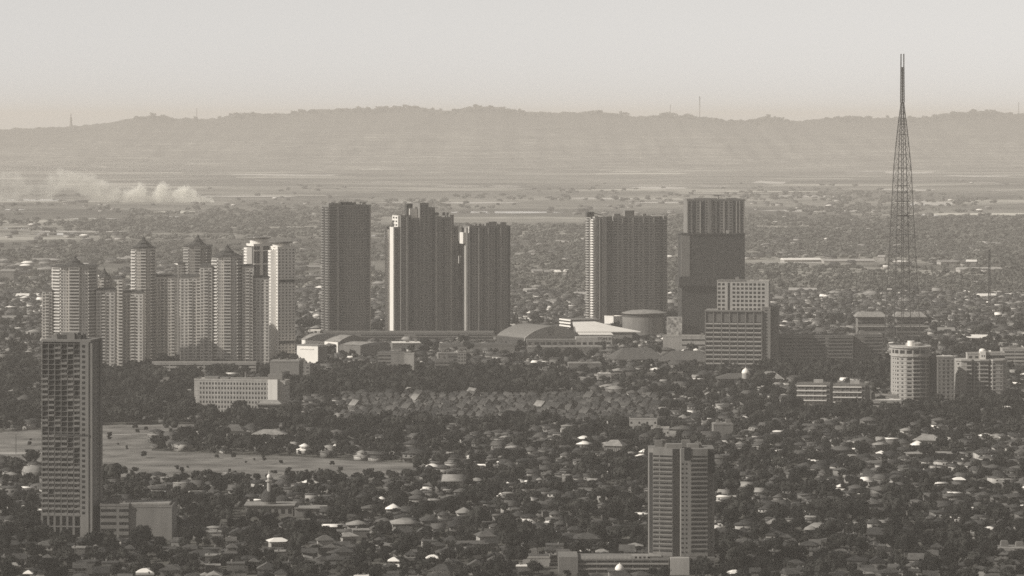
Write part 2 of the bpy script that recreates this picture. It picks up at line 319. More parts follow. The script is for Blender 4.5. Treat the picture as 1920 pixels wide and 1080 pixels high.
for k in range(nf): B.rep('side_balcony', 'grey_wall', (x0 - .9, 6, 14 + k * fl + .6), R(90), 6, 1.3, 1.1)
B.box('gap_floor', 'charcoal_wall', x0 + 8, x1 + .4, -.36, .4, B.z(818), B.z(814))
B.box('parapet', 'grey_wall', x0 - .4, x1 + 1.3, -.3, D + .2, top, top + 1.3); B.box('roof_house', 'charcoal_wall', B.lx(103), B.lx(148), 5, 17, top, B.z(629))
B.box('roof_house', 'grey_wall', B.lx(108), B.lx(140), 7, 14, B.z(629), B.z(625)); B.rooftop(x0, x1, 2, 20, top + 1.3, 5); B.finish()
# its side building
B = Bld('office_annex', 'low pale annex with dark side wall right of the patchy tower', 'building', 240, 1012, 0)
Y0 = 9; xa, xb, xc = B.lx(188), B.lx(241), B.lx(322)
B.block(xa, xb, 0, 30, 0, B.z(948), 3.6, front=[('r', 2), (' ', .3), ('r', 1.2)], wall='grey_wall', wh=.4)
B.block(xb, xc, 1.5, 34, 0, B.z(951), 3.6, wall='dark_wall')
B.box('roof', 'pale_roof', B.lx(222), xc - 2, 6, 28, B.z(951) + .7, B.z(947) + .4); B.rooftop(xa, xb, 3, 25, B.z(948), 3); B.finish()

# --- ribbon-window tower, lower right of centre
B = lm(Bld('apartment_tower', 'striped tower with ribbon windows and dark central recess, standing on long podium', 'tower', 1285, 1074, 0), 'the striped tower')
zt, zb = B.z(842), B.z(1040)
P = [(B.lx(1218), 7.), (B.lx(1225), 5.), (B.lx(1261), 1.2), (B.lx(1275), 2.8), (B.lx(1277), 0.), (B.lx(1295), 0.), (B.lx(1327), .6), (B.lx(1329), 2.2), (B.lx(1340), 2.6), (B.lx(1340), 27.), (B.lx(1218), 25.)]
B.mb('wall', 'grey_wall').prism(P, zb - 1, zt); B.grow(P[0][0], P[9][0], 0, 27)
FH = (zt - zb) / 23
B.face(P[0], P[1], zb, zt - 2, FH, 'd', glass='dull_glass'); B.face(P[1], P[2], zb + .5, zt - 3, FH, [('r', 1), (' ', .1), ('r', 2.2)], wall='grey_wall', ledge=.35, wh=.36)
B.face(P[2], P[3], zb, zt, FH, 'd', glass='mid_glass'); B.face(P[4], P[5], zb, zt - 7, FH, [('w', .8), ('v', 1.3), (' ', .5)], wall='cream_wall', ww=.7, wh=.32)
B.face(P[5], P[6], zb + .5, zt - 3, FH, [('r', 6), ('w', .5)], wall='grey_wall', wh=.36, ledge=.35); B.face(P[7], P[8], zb, zt - 14, FH, 'v', wh=.3)
B.mb('dark_panel', 'charcoal_wall').obox(((P[7][0] + P[8][0]) / 2, 2.3, zt - 7), math.atan2(.4, P[8][0] - P[7][0]), 3.4, .6, 13)
B.box('dark_panel', 'dull_glass', P[4][0] + 1.8, P[5][0] + .2, -.25, 1, zt - 6, zt + .8)
B.box('roof_house', 'dark_wall', B.lx(1250), B.lx(1280), 6, 14, zt, zt + 2.2); B.box('roof_house', 'dark_wall', B.lx(1290), B.lx(1312), 8, 16, zt, zt + 2); B.rooftop(P[1][0], P[6][0], 9, 22, zt, 5)
zp = zb - 1.2
B.box('podium', 'dim_wall', B.lx(1219), B.lx(1340), -3, 30, 0, zp)
B.box('podium', 'grey_wall', B.lx(1047), B.lx(1083), -8, 20, 0, zp + .8)
B.box('podium', 'grey_wall', B.lx(1083), B.lx(1254), -6, 22, 0, zp - .6)
B.box('podium', 'cream_wall', B.lx(1256), B.lx(1291), -10, -3, 0, zp + .4)
B.face((B.lx(1084), -6), (B.lx(1253), -6), 0, zp - .5, 3.2, [('r', 1)] * 5, glass='window_glass', wh=.36, ledge=.5)
B.face((B.lx(1293), -3), (B.lx(1338), -3), 0, zp - 1, 3.4, 'rr', glass='dull_glass', wh=.6)
B.box('roof_canopy', 'pale_roof', B.lx(1185), B.lx(1240), -2, 8, zp + .3, zp + .7)
for i in range(16): B.rep('terrace_pot', 'cream_wall', (B.lx(1092 + i * 8), -4.5, zp + .1), 0, 1, 1, 1.3)
B.finish()

# --- residential towers with tiered pointed roofs
def cupola(b, cx, cyy, r, z, h, m='old_roof'):
    k = h / 20.; p = b.mb('tiered_roof', m)
    p.lathe(cx, cyy, [(r, z), (r * 1.02, z + .8 * k), (r * .72, z + 4.5 * k), (r * .55, z + 5.5 * k), (r * .55, z + 7 * k), (r * .6, z + 7.2 * k), (r * .3, z + 11 * k), (r * .16, z + 13.5 * k), (r * .15, z + 15.5 * k), (r * .2, z + 15.8 * k), (r * .05, z + 18 * k), (.15, z + 20 * k)], 8, ph=R(22.5))
def pagoda(label, short, px, base, c, wings, rz=0, wall='light_cream_wall', shoulders=()):
    b = Bld('apartment_tower', label, 'tower', px, base, rz, 'cream towers with tiered pointed roofs'); lm(b, short)
    x0, x1, ze, za = b.lx(c[0]), b.lx(c[1]), b.z(c[2]), b.z(c[3]); m_, W = (x0 + x1) / 2, x1 - x0; ch = W * .2; D = max(18, W * .8)
    P = [(x0, ch), (x0 + ch, 0), (m_ - W * .12, 0), (m_ - W * .12, -1.4), (m_ + W * .12, -1.4), (m_ + W * .12, 0), (x1 - ch, 0), (x1, ch), (x1, D), (x0, D)]
    b.mb('wall', wall).prism(P, 0, ze); b.grow(x0, x1, -1, D)
    b.face(P[0], P[1], 3, ze - 1, 3.1, 'b', wall, glass='mid_glass'); b.face(P[1], P[2], 3, ze - 1, 3.1, 'wvw' if W > 20 else 'ww', wall, glass='mid_glass', ledge=.18)
    b.face(P[3], P[4], 3, ze - 1, 3.1, 'b', wall, glass='mid_glass'); b.face(P[5], P[6], 3, ze - 1, 3.1, 'wvw' if W > 20 else 'ww', wall, glass='mid_glass', ledge=.18); b.face(P[6], P[7], 3, ze - 1, 3.1, 'b', wall, glass='mid_glass')
    b.mb('eaves', 'old_roof').prism([(x0 - 1.2, ch - .5), (x0 + ch - .5, -1.8), (x1 - ch + .5, -1.8), (x1 + 1.2, ch - .5), (x1 + 1.2, D + 1), (x0 - 1.2, D + 1)], ze, ze + 1.2,
        top=[(x0 + 2.5, ch + 1.5), (x0 + ch + 2, 1.5), (x1 - ch - 2, 1.5), (x1 - 2.5, ch + 1.5), (x1 - 2.5, D - 2), (x0 + 2.5, D - 2)])
    cupola(b, m_, D / 2, c[4] if len(c) > 4 else W * .46, ze + 1.1, za - ze - 1.1)
    for (a0, a1, tp, yo, spec) in wings:
        b.block(b.lx(a0), b.lx(a1), yo, D + yo * .5, 0, b.z(tp), 3.1, front=spec, wall=wall, left='wbw' if a0 < c[0] else None, glass='mid_glass', ledge=.18)
        b.mb('wing_roof', 'old_roof').prism([(b.lx(a0) - .8, yo - .8), (b.lx(a1) + .8, yo - .8), (b.lx(a1) + .8, D), (b.lx(a0) - .8, D)], b.z(tp) + .95, b.z(tp) + 3,
            top=[(b.lx(a0) + 2, yo + 3), (b.lx(a1) - 2, yo + 3), (b.lx(a1) - 2, D - 3), (b.lx(a0) + 2, D - 3)])
    return b.finish()
pagoda('leftmost cream tower with broad tiered roof, rising behind the patchy tower', 'the leftmost pointed tower', 138, 706, (97, 181, 500, 479, 10.), [(79, 98, 546, 5, 'wbw'), (180, 214, 547, 4, 'wbww')], 4)
pagoda('short stepped cream tower with small corner cupola', 'the small cupola tower', 222, 698, (181, 204, 520, 502), [(204, 229, 524, 3, 'vvb'), (228, 266, 551, 6, 'wwbww')], -4)
pagoda('slim cream tower with steep pointed dome, third tower from left', 'the slim domed tower', 285, 690, (246, 291, 466, 442), [(288, 327, 521, 4, 'wwbwwb')], 3)
pagoda('rear cream tower with wide flared roof behind the biggest pointed tower', 'the flared roof tower', 368, 671, (344, 396, 462, 439, 9), [(333, 346, 495, 3, 'wb'), (393, 402, 500, 3, 'w'), (310, 334, 521, 6, 'ww')], 2, 'cream_wall')
pagoda('biggest cream tower with stepped wings and tiered pointed roof, left of twin white towers', 'the biggest pointed tower', 425, 697, (397, 455, 482, 458, 12.5), [(375, 398, 501, 2, 'wbw'), (454, 474, 502, 2, 'wbw'), (338, 376, 521, 5, 'wwbwb'), (472, 504, 523, 5, 'bwww')], 3)

# --- twin white towers with round caps
def capped(label, px, base, c, left, rz, cap, frames=False):
    b = Bld('apartment_tower', label, 'tower', px, base, rz, 'twin white towers with round caps')
    x0, x1, zt = b.lx(c[0]), b.lx(c[1]), b.z(c[2]); W = x1 - x0; D = 20
    b.block(x0, x1, 0, D, 0, zt, 3.1, front='wwwww' if not frames else 'ddpdd', left=left, wall='white_wall', right='www', ww=.42)
    b.mb('wall', 'white_wall').prism([(x0 + 1, 4), (x0 + 1, D - 4), (x0 - 5, D - 5), (x0 - 5, 7)][::-1], 0, zt - 3)
    b.face((x0 - 5, D - 5), (x0 - 5, 7), 0, zt - 4, 3.1, 'ww', 'white_wall'); b.grow(x0 - 5, x1, 0, D)
    cx, cz = (b.lx(cap[0]) + b.lx(cap[1])) / 2, b.z(cap[2]); r = (b.lx(cap[1]) - b.lx(cap[0])) / 2
    b.mb('cap', 'white_wall').lathe(cx, D / 2, [(r * .72, zt), (r * .72, cz - 2)], 24); b.mb('cap_ring', 'grey_wall').lathe(cx, D / 2, [(r * .75, cz - 2), (r, cz - 1), (r, cz), (r * .9, cz + .2)], 28)
    if not frames:
        for py in (527, 642): b.box('service_band', 'dull_glass', x0 + 1.2, x1 - .6, -.25, .3, b.z(py + 2.8), b.z(py - 2.8))
    else:
        for py in (445, 470, 495): b.box('window_frame', 'white_metal', x0 - .1, x1 + .1, -1.0, -.1, b.z(py + 1), b.z(py - 1))
    return b.finish()
capped('rear twin white tower with round cap and tall framed window strips', 484, 676, (476, 504, 459), 'ddd', 26, (471, 512, 445), True)
lm(capped('front twin white tower with round cap and two dark floor bands', 530, 684, (521, 553, 464), 'wwww', 24, (513, 554, 453)), 'the front twin white tower')

# --- dark residential slab beside them
B = lm(Bld('apartment_tower', 'dark residential tower with pale balcony strip on its left corner', 'tower', 650, 634, 21), 'the dark balcony tower')
x0, x1, zt = B.lx(617), B.lx(695), B.z(386); D = 26
B.block(x0, x1, 0, D, 0, zt, 3.1, wall='dark_wall', parapet=1.2, left=[('b', 1.), ('d', .4), ('b', 1.)], front=[('b', 3), ('p', .8), ('b', 2.2), ('w', 1), ('w', 1), ('w', 1), ('w', 1), ('w', 1), ('w', 1), ('w', 1), ('w', 1), ('b', 1.2), ('p', .6)], glass='dull_glass')
for py in (442, 532): B.box('mechanical_ledge', 'grey_wall', B.lx(640), B.lx(683), -.5, .2, B.z(py + .6), B.z(py - .6))
B.box('roof_house', 'dark_wall', B.lx(620), B.lx(640), 6, 14, zt + 1, B.z(381)); B.box('roof_house', 'charcoal_wall', B.lx(643), B.lx(665), 8, 16, zt + 1, B.z(379)); B.rooftop(x0, x1, 3, 20, zt + 1, 6, 'dark_wall')
B.mb('antenna', 'steel').bar((B.lx(678), 5, zt), (B.lx(678), 5, B.z(378)), .5); B.mb('antenna', 'steel').bar((B.lx(675), 5, B.z(380)), (B.lx(690), 5, B.z(380)), .6); B.finish()

# --- stepped brown-grey towers with a link between them
B = lm(Bld('apartment_tower', 'large dark stepped tower with sunlit pale left side', 'tower', 795, 633, 20), 'the large stepped tower')
D = 30.; zc = [B.z(v) for v in (427, 405, 391, 382, 409, 405, 426)]
xs_ = [B.lx(v) for v in (741, 752, 771, 787, 803, 815, 844, 851, 860)]
spec = [('d', 1), ('w', 1), ('p', .35), ('w', 1), ('d', 1), ('w', 1), ('p', .35)]
def seg(i, j, z, front, yo=0, **kw): B.block(xs_[i] + .01, xs_[j] - .01, yo, D, 0, z, 3.1, front=front, wall='dark_wall', glass='dull_glass', parapet=1.2, ledge=.25, **kw)
seg(0, 1, zc[0], 'wdw', 2); seg(1, 2, zc[1], 'wwpd'); seg(2, 3, B.z(410), 'dww', .6); seg(3, 4, zc[3], 'ww', -.8); seg(4, 5, zc[2], 'wd', -.8); seg(5, 6, zc[4], 'pwwdww', .2); seg(6, 7, zc[5], 'pw', 1.); seg(7, 8, zc[6], 'dw', 2)
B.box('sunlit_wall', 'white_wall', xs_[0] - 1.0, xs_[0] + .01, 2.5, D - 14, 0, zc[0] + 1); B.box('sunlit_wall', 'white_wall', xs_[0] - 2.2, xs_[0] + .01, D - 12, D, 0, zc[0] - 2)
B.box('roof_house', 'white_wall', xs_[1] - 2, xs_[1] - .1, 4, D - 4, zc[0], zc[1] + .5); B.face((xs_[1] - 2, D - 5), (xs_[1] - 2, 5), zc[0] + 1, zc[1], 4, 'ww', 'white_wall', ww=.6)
B.box('roof_house', 'white_wall', xs_[2] + .2, xs_[3] - .9, 6, D - 6, B.z(410), B.z(391)); B.box('water_tank', 'charcoal_wall', B.lx(767), B.lx(778), 8, 16, B.z(405), B.z(382)); B.rooftop(xs_[5], xs_[7], 4, 20, zc[5], 3, 'dark_wall')
B.finish()
B = lm(Bld('apartment_tower', 'narrower dark tower right of the stepped tower, several roof boxes on top', 'tower', 918, 633, 20), 'the narrower dark tower')
x0, x1, zt = B.lx(881), B.lx(957), B.z(425); D = 28
B.block(x0, x1, 0, D, 0, zt, 3.1, wall='dark_wall', glass='dull_glass', parapet=1.2, front=[('d', .8), ('w', 1), ('w', 1), ('p', .3), ('w', 1), ('d', .8), ('w', 1), ('p', .3), ('w', 1), ('w', 1), ('d', .8), ('w', 1), ('p', .3), ('w', 1), ('w', 1), ('d', 1)], left='dpd')
for a, b_, c in ((900, 906, 420), (914, 919, 418), (919, 934, 416), (941, 952, 417)): B.box('roof_house', 'dark_wall', B.lx(a), B.lx(b_), 5, 14, zt, B.z(c))
B.box('roof_frame', 'white_wall', x0 - .8, x0 + 6.5, 1, 3, zt - 7, zt); B.box('roof_frame', 'white_wall', x0 - 4, x0 - 1.2, 12, D - 2, B.z(457), B.z(436)); B.rooftop(x0 + 8, x1, 4, 20, zt, 4, 'dark_wall'); B.finish()
B = Bld('sky_bridge', 'dark recessed link with small sunlit gaps joining the two dark towers', 'bridge block', 870, 629, 20)
x0, x1 = B.lx(859) + 1.5, B.lx(881) - 1.5
B.block(x0, x1, 6, 22, 0, B.z(455), 3.1, front='www', wall='charcoal_wall', glass='dull_glass')
for py, h in ((487, 7), (530, 6), (572, 8), (612, 7)):
    for k in range(4): B.box('terrace_column', 'white_wall', x0 + 1 + k * 1.9, x0 + 1.9 + k * 1.9, 4.6, 5.9, B.z(py + h), B.z(py - h))
B.finish(pad=-3)
# --- parking podium under them
B = Bld('parking_garage', 'long banded parking podium in front of the dark towers', 'garage', 760, 643, 0)
z1_ = B.z(624); x0, x1 = B.lx(600), B.lx(925)
B.block(x0, x1, 0, 26, 0, z1_, 3.2, wall='grey_wall', glass='dull_glass', front=[('r', 2), (' ', .25), ('r', 2.6), (' ', .5), ('r', 2.6), (' ', .4), ('r', 1.5)], wh=.42, ledge=.3)
B.block(B.lx(578), x0, -6, 20, 0, B.z(621), 3.2, wall='white_wall', front='r', left='r', wh=.4); B.finish()

# --- slab tower with sunlit balconies
B = lm(Bld('apartment_tower', 'wide grey slab tower with bright sunlit balconies down its left edge', 'tower', 1180, 616, 20), 'the wide slab tower')
x0, x1, zt = B.lx(1114), B.lx(1252), B.z(407); D = 26
xa, xb, xc, xd = B.lx(1136), B.lx(1149), B.lx(1237), B.lx(1245)
B.block(x0, xa, -2, D, 0, zt, 3.1, wall='cream_wall', front=[(' ', .8), ('d', .25), ('p', .5), ('d', .3), ('p', .4), (' ', 1.)], left=[('b', 1), ('w', .5), ('b', 1)], glass='dull_glass', dbal=1.6)
for k in range(int(zt / 3.1) - 1): B.rep('balcony', 'white_wall', (x0 - 1.0, 4, k * 3.1 + 3.6), R(-90), 8, 2.0, 1.4)
B.block(xa, xb, 2, D, 0, zt, 3.1, wall='dark_wall', front='b', glass='window_glass')
B.block(xb, xc, 0, D, 0, zt, 3.1, wall='cream_wall', front=[('b', 1), ('w', 1), ('p', .3), ('b', 1), ('w', 1), ('p', .3), ('b', 1), ('w', 1), ('p', .3), ('b', 1), ('w', 1), ('p', .3), ('b', 1)], ledge=.3, glass='dull_glass', dbal=.7)
B.block(xc, xd, 2, D, 0, zt, 3.1, wall='dark_wall', front='b'); B.block(xd, x1, 0, D, 0, zt, 3.1, wall='cream_wall', front='b')
B.box('roof_house', 'dark_wall', B.lx(1175), B.lx(1193), 6, 14, zt, B.z(395)); B.box('roof_house', 'dark_wall', B.lx(1156), B.lx(1168), 8, 14, zt, B.z(401)); B.box('roof_crane', 'charcoal_wall', B.lx(1104), B.lx(1117), 6, 12, zt, B.z(397))
B.mb('roof_crane', 'charcoal_wall').bar((B.lx(1108), 6, B.z(398)), (B.lx(1133), 6, B.z(403)), .8); B.rooftop(xb, xd, 3, 20, zt, 6, 'dark_wall'); B.finish()

# --- netted tower in three tiers
B = lm(Bld('tower_under_construction', 'netted dark tower in three tiers behind the grey hotel', 'tower', 1338, 634, 6), 'the netted tower')
D = 30.; B.box('netted_wall', 'netting', B.lx(1278), B.lx(1397), 0, D, 0, B.z(438)); B.box('netted_corner', 'dark_wall', B.lx(1277), B.lx(1293), -.5, 1, B.z(518), B.z(438.5))
B.box('scaffold_ledge', 'netting', B.lx(1272.5), B.lx(1345), -3, D + 1, B.z(536), B.z(519)); B.box('scaffold_ledge', 'charcoal_wall', B.lx(1276), B.lx(1398.5), -1, D + .5, B.z(439.5), B.z(437))
B.block(B.lx(1288), B.lx(1397.5), 1.5, D - 2, B.z(438), B.z(375), 3.1, wall='dark_wall', glass='window_glass', front=[('p', .3), ('w', 1), ('d', 1), ('w', 1), ('p', .25), ('d', 1), ('w', 1), ('p', .9), ('w', 1), ('d', .8), ('w', 1), ('p', .3), ('w', 1), ('w', 1), ('d', .8), ('p', .3), ('w', .6), ('p', .2), ('w', 1), ('p', .2)])
B.box('pale_column', 'grey_wall', B.lx(1327.5), B.lx(1333.5), .3, 3, B.z(438), B.z(373))
for a, b_ in ((1302, 1345), (1363, 1384)): B.box('roof_slab', 'grey_wall', B.lx(a), B.lx(b_), 4, 12, B.z(374.5), B.z(371.5))
B.mb('tower_crane', 'steel').bar((B.lx(1350), 10, B.z(375)), (B.lx(1350), 10, B.z(366)), .7); B.mb('tower_crane', 'steel').bar((B.lx(1340), 10, B.z(367)), (B.lx(1356), 10, B.z(367)), .7)
B.box('hoist', 'pale_wall', B.lx(1362), B.lx(1367), -1.4, .4, B.z(438), B.z(432)); B.finish()

# --- hotel, upper white block on a balconied base
B = lm(Bld('hotel', 'grey hotel with windowed upper block stepped back above balconied lower floors', 'hotel', 1380, 692, -8), 'the grey hotel')
x0, x1, xm, xr = B.lx(1323), B.lx(1428), B.lx(1344), B.lx(1440); z1_, z2_ = B.z(584), B.z(528); D = 32
B.box('wall', 'dark_wall', x0, x1, 1.4, D, 0, z1_); nbx = 7; bwx = (x1 - x0) / nbx; nf = 10
fr = B.mb('facade_frame', 'grey_wall')
for i in range(nbx + 1): fr.box(x0 + i * bwx - .45, x0 + i * bwx + .45, -.05, 1.4, 0, z1_)
for k in range(nf):
    zz = 5 + k * (B.z(608) - 5) / (nf - 1)
    fr.box(x0 - .4, x1 + .2, -.4, 1.4, zz - .5, zz + .5)
    for i in range(nbx): B.rep('balcony', 'pale_wall', (x0 + (i + .5) * bwx, -.35, zz + .7), 0, bwx - 1.4, .3, 1.0); B.rep('window', 'window_glass', (x0 + (i + .5) * bwx, 1.35, zz + 2.), 0, bwx - 2, .2, 1.6)
fr.box(x0 - .6, x1 + .2, -.6, D, z1_ - .2, z1_ + 1.2)
for i in range(nbx): B.rep('tall_window', 'mid_glass', (x0 + (i + .5) * bwx, 1.3, B.z(595)), 0, bwx - 1.6, .3, B.z(586) - B.z(604))
B.block(x1 + .05, xr + 2, 2, D, 0, B.z(577), 3.4, wall='grey_wall', front='v', right='wwww')
B.block(xm, xr, 5, D - 3, z1_, z2_, 4.0, wall='pale_wall', front=[('w', 1), ('w', 1), (' ', .5), ('d', .6), (' ', .4), ('w', 1), ('w', 1), ('w', 1), ('w', 1), ('w', 1), ('w', 1), ('w', 1), ('w', 1), (' ', .8)], ww=.62, wh=.55, right='www')
B.box('attic', 'grey_wall', B.lx(1345), B.lx(1398), 4.6, 8, z2_ + .2, z2_ + 1.8); B.box('rear_wing', 'grey_wall', xr + 2.1, xr + 9, 12, D, 0, B.z(576)); B.grow(x0, xr + 9, 0, D); B.rooftop(xm, xr, 9, 22, z2_, 4); B.finish()

# --- white-grid office block
B = lm(Bld('office_building', 'white office block with five rows of small square windows', 'office', 448, 776, -9), 'the white office block')
x0, x1, zt = B.lx(363), B.lx(520), B.z(713); D = 22
B.block(x0, x1, 0, D, 0, zt, 4.2, wall='pale_wall', front=[(' ', 1.6)] + wv(23) + [(' ', 2.4)], ww=.5, wh=.5, right='  w w  ', ledge=.12, glass='dull_glass')
B.block(x1 + .02, B.lx(534), 3, D, 0, zt - 1, 4.2, wall='pale_wall', right='w w')
B.box('end_pier', 'white_wall', B.lx(503), x1 + .4, -.6, 3, 0, zt + .8)
for a, b_, h in ((380, 405, 2.5), (410, 425, 1.8), (428, 470, 1.2), (472, 500, 2.2), (500, 527, 5)): B.box('roof_house', 'grey_wall' if h > 2 else 'dark_wall', B.lx(a), B.lx(b_), 6, 15, zt, zt + h)
B.mb('antenna', 'pale_wall').bar((B.lx(456), 8, zt), (B.lx(456), 8, zt + 6.5), .5); B.mb('antenna', 'pale_wall').bar((B.lx(459), 9, zt), (B.lx(459), 9, zt + 4.5), .5); B.finish()
B = Bld('pavilion', 'tiered dark pavilion in front of the white office block', 'pavilion', 504, 786, -9)
for k, (e, z_) in enumerate(((0, 0), (.6, 4.3), (1.4, 8.6))):
    x0, x1 = B.lx(479) + e, B.lx(529) - e; B.box('wall', 'dark_wall', x0, x1, e, 14 - e, z_, z_ + 3.2); B.box('floor_ledge', 'grey_wall', x0 - 1.2, x1 + 1.2, e - 1.2, 15 - e, z_ + 3.2, z_ + 4.3)
    B.face((x0, e), (x1, e), z_ + .3, z_ + 3, 2.7, 'rr', glass='window_glass', wh=.6)
B.mb('roof', 'pale_roof').prism([(B.lx(483), 2), (B.lx(527), 2), (B.lx(527), 12), (B.lx(483), 12)], 12.9, 15.6, top=[(B.lx(492), 6), (B.lx(518), 6), (B.lx(518), 8), (B.lx(492), 8)]); B.finish()

# --- round apartment blocks at the right
def arc(cx, cyy, r, a0, a1, n): return [(cx + r * math.cos(R(a0 + (a1 - a0) * i / n)), cyy + r * math.sin(R(a0 + (a1 - a0) * i / n))) for i in range(n + 1)]
B = lm(Bld('apartment_building', 'round-fronted pale apartment block with white lift housing, left of its round neighbour', 'apartments', 1712, 762, 0), 'the left round block')
r = (B.lx(1748) - B.lx(1677)) / 2; cx = B.lx(1712); P = arc(cx, r, r, 180, 360, 8) + [(cx + r, r + 14), (cx - r, r + 14)]; zt, zl = B.z(652), B.z(668)
B.mb('wall', 'cream_wall').prism(P, 0, zt - .5); B.grow(cx - r, cx + r, 0, r + 14)
for i, sp_ in enumerate(['v', 'vw', 'v', 'w', 'b', 'b', 'w', 'v']): B.face(P[i], P[i + 1], 1, zl - 1, 3.4, sp_, 'cream_wall', ledge=.25, ww=.6); B.face(P[i], P[i + 1], zl + 1, zt - 1.5, 3.3, 'w', 'cream_wall', ww=.7, wh=.6)
for z_, e in ((zl, 1.1), (zt, 1.2)): Q = arc(cx, r, r + e, 180, 360, 12) + [(cx + r + e, r + 15), (cx - r - e, r + 15)]; B.mb('ring_ledge', 'pale_wall').prism(Q, z_ - .5, z_ + .7)
B.mb('lift_housing', 'white_metal').lathe(cx, r, [(3.2, zt), (3.2, B.z(641))], 16); B.mb('roof_disc', 'pale_wall').lathe(cx + 3, r + 4, [(7.5, zt + .6), (7.5, B.z(646)), (6.2, B.z(644.5))], 16)
B.block(B.lx(1748) + .1, B.lx(1768), 10, 26, 0, B.z(670), 3.4, front='ddw', wall='grey_wall'); B.block(B.lx(1758), B.lx(1790), 2, 9.9, 0, B.z(671), 3.4, front='vwwv', wall='grey_wall', right='ww', ledge=.2)
B.box('roof', 'white_metal', B.lx(1757), B.lx(1788), 4, 10.2, B.z(671) + 1.1, B.z(671) + 1.5); B.finish()
B = lm(Bld('apartment_building', 'bow-fronted pale apartment block at the right edge with white domed lift housing', 'apartments', 1842, 756, 0), 'the right round block')
x0, x1 = B.lx(1793), B.lx(1890); zl, zt = B.z(677), B.z(662); W = x1 - x0
P = [(x0, 6), (x0 + W * .1, 1.2), (x0 + W * .3, 0), (x0 + W * .34, 2.4), (x0 + W * .46, 1.), (x0 + W * .62, 1.), (x0 + W * .66, 2.4), (x0 + W * .7, .2), (x0 + W * .9, 1.2), (x1, 6), (x1, 22), (x0, 22)]
B.mb('wall', 'cream_wall').prism(P, 0, zl); B.grow(x0, x1, 0, 22)
for i, sp_ in enumerate(['v', ' b', 'd', 'w', 'bb', 'd', 'w', 'w v', 'v']): B.face(P[i], P[i + 1], 1, zl - 1, 3.4, sp_, 'cream_wall', ledge=.25, ww=.6)
B.mb('ring_ledge', 'pale_wall').prism([(x - .3 if x < 0 else x + .3, y - 1) for x, y in P[:10]] + [(x1 + .3, 23), (x0 - .3, 23)], zl, zl + 1.4)
B.block(B.lx(1815), B.lx(1838), 4, 16, zl + 1.4, B.z(664), 3.3, front='ww', wall='cream_wall'); B.block(B.lx(1850), x1 - 2, 5, 17, zl + 1.4, B.z(663), 3.3, front='rrr', wall='cream_wall', wh=.6)
B.box('lift_housing', 'white_wall', B.lx(1838) + .1, B.lx(1849), 2.2, 9, zl + 1.4, B.z(659)); B.mb('lift_dome', 'white_metal').lathe((B.lx(1838) + B.lx(1849)) / 2, 5.6, [(2.9, B.z(659)), (2.7, B.z(656)), (1.6, B.z(654.5)), (.2, B.z(654))], 16)
B.face((B.lx(1840), 2.2), (B.lx(1848), 2.2), B.z(672), B.z(664), 6, 'ww', 'white_wall', ww=.4); B.finish()

def simple(name, label, cat, px0, px1, top, base, rz=0, wall='grey_wall', depth=16, front=None, roof=None, fh=3.4, land=None, units=2, **kw):
    b = Bld(name, label, cat, (px0 + px1) / 2, base, rz); x0, x1, zt = b.lx(px0), b.lx(px1), b.z(top)
    b.block(x0, x1, 0, depth, 0, zt, fh, front=front, wall=wall, **kw)
    if roof: b.box('roof', roof, x0 + .6, x1 - .6, .6, depth - .6, zt, zt + 1.3)
    if units: b.rooftop(x0, x1, 2, depth, zt + (1.3 if roof else 0), units)
    if land: lm(b, land)
    return b.finish()
for a0, a1, tp, bs, lb in ((1495, 1556, 720, 771, 'left half of the pale long low flats, five balconied floors'), (1563, 1622, 722, 776, 'right half of the pale long low flats, five balconied floors')):
    b = Bld('apartment_building', lb, 'flats', (a0 + a1) / 2, bs, -6); x0, x1, zt = b.lx(a0), b.lx(a1), b.z(tp)
    b.block(x0, x1, 0, 13, 0, zt, 3.6, front=[('w', 1), ('w', 1), ('p', .3), ('w', 1), ('w', 1), ('p', .3), ('w', 1), ('w', 1), ('p', .3), ('w', 1), ('w', 1)], wall='grey_wall', right='dd', ww=.75, wh=.55)
    for k in range(6): b.box('balcony_ledge', 'white_wall', x0 - .5, x1 - 3, -1.3, -.01, .6 + k * (zt - 1) / 5.4, 1.5 + k * (zt - 1) / 5.4)
    b.box('roof_house', 'pale_wall', x0 + 14, x0 + 22, 4, 10, zt, zt + 3.4); b.block(x1 + .02, x1 + 5, 2, 12, 0, zt - 2, 3.6, wall='dark_wall', right='w'); lm(b, 'the long low flats'); b.finish()
LAND.pop()
simple('parking_garage', 'wide dull banded garage between grey hotel and round blocks', 'garage', 1453, 1600, 630, 690, 3, 'grey_wall', 30, [('r', 1), ('r', 1.4), (' ', .1), ('r', 1.2)], fh=3.6, wh=.42, ledge=.3, glass='dull_glass', land='the wide dull garage')
simple('office_building', 'dull banded block adjoining the right end of the wide garage', 'building', 1602, 1655, 628, 688, 3, 'grey_wall', 26, [(' ', .5), ('r', 1)], fh=3.6, wh=.4, ledge=.3, glass='dull_glass')
for a0, a1, tp, lb in ((1605, 1662, 594, 'pale-roofed block under the antenna tower, left one of two'), (1678, 1736, 594, 'pale-roofed block under the antenna tower, right one of two')):
    b = Bld('office_building', lb, 'building', (a0 + a1) / 2, 636, 0); x0, x1, zt = b.lx(a0), b.lx(a1), b.z(tp)
    b.block(x0 + 2, x1 - 2, 0, 26, 0, zt, 4.4, front='rr', wall='grey_wall', wh=.55, parapet=0, glass='dull_glass')
    b.mb('roof', 'pale_roof').prism([(x0 - 1, -4), (x1 + 1, -4), (x1 + 1, 30), (x0 - 1, 30)], zt, zt + 5, top=[(x0 + 4, 8), (x1 - 4, 8), (x1 - 4, 20), (x0 + 4, 20)]); b.box('floor_ledge', 'pale_wall', x0 - 1, x1 + 1, -2, 0, zt * .55, zt * .55 + 1.2); b.finish()

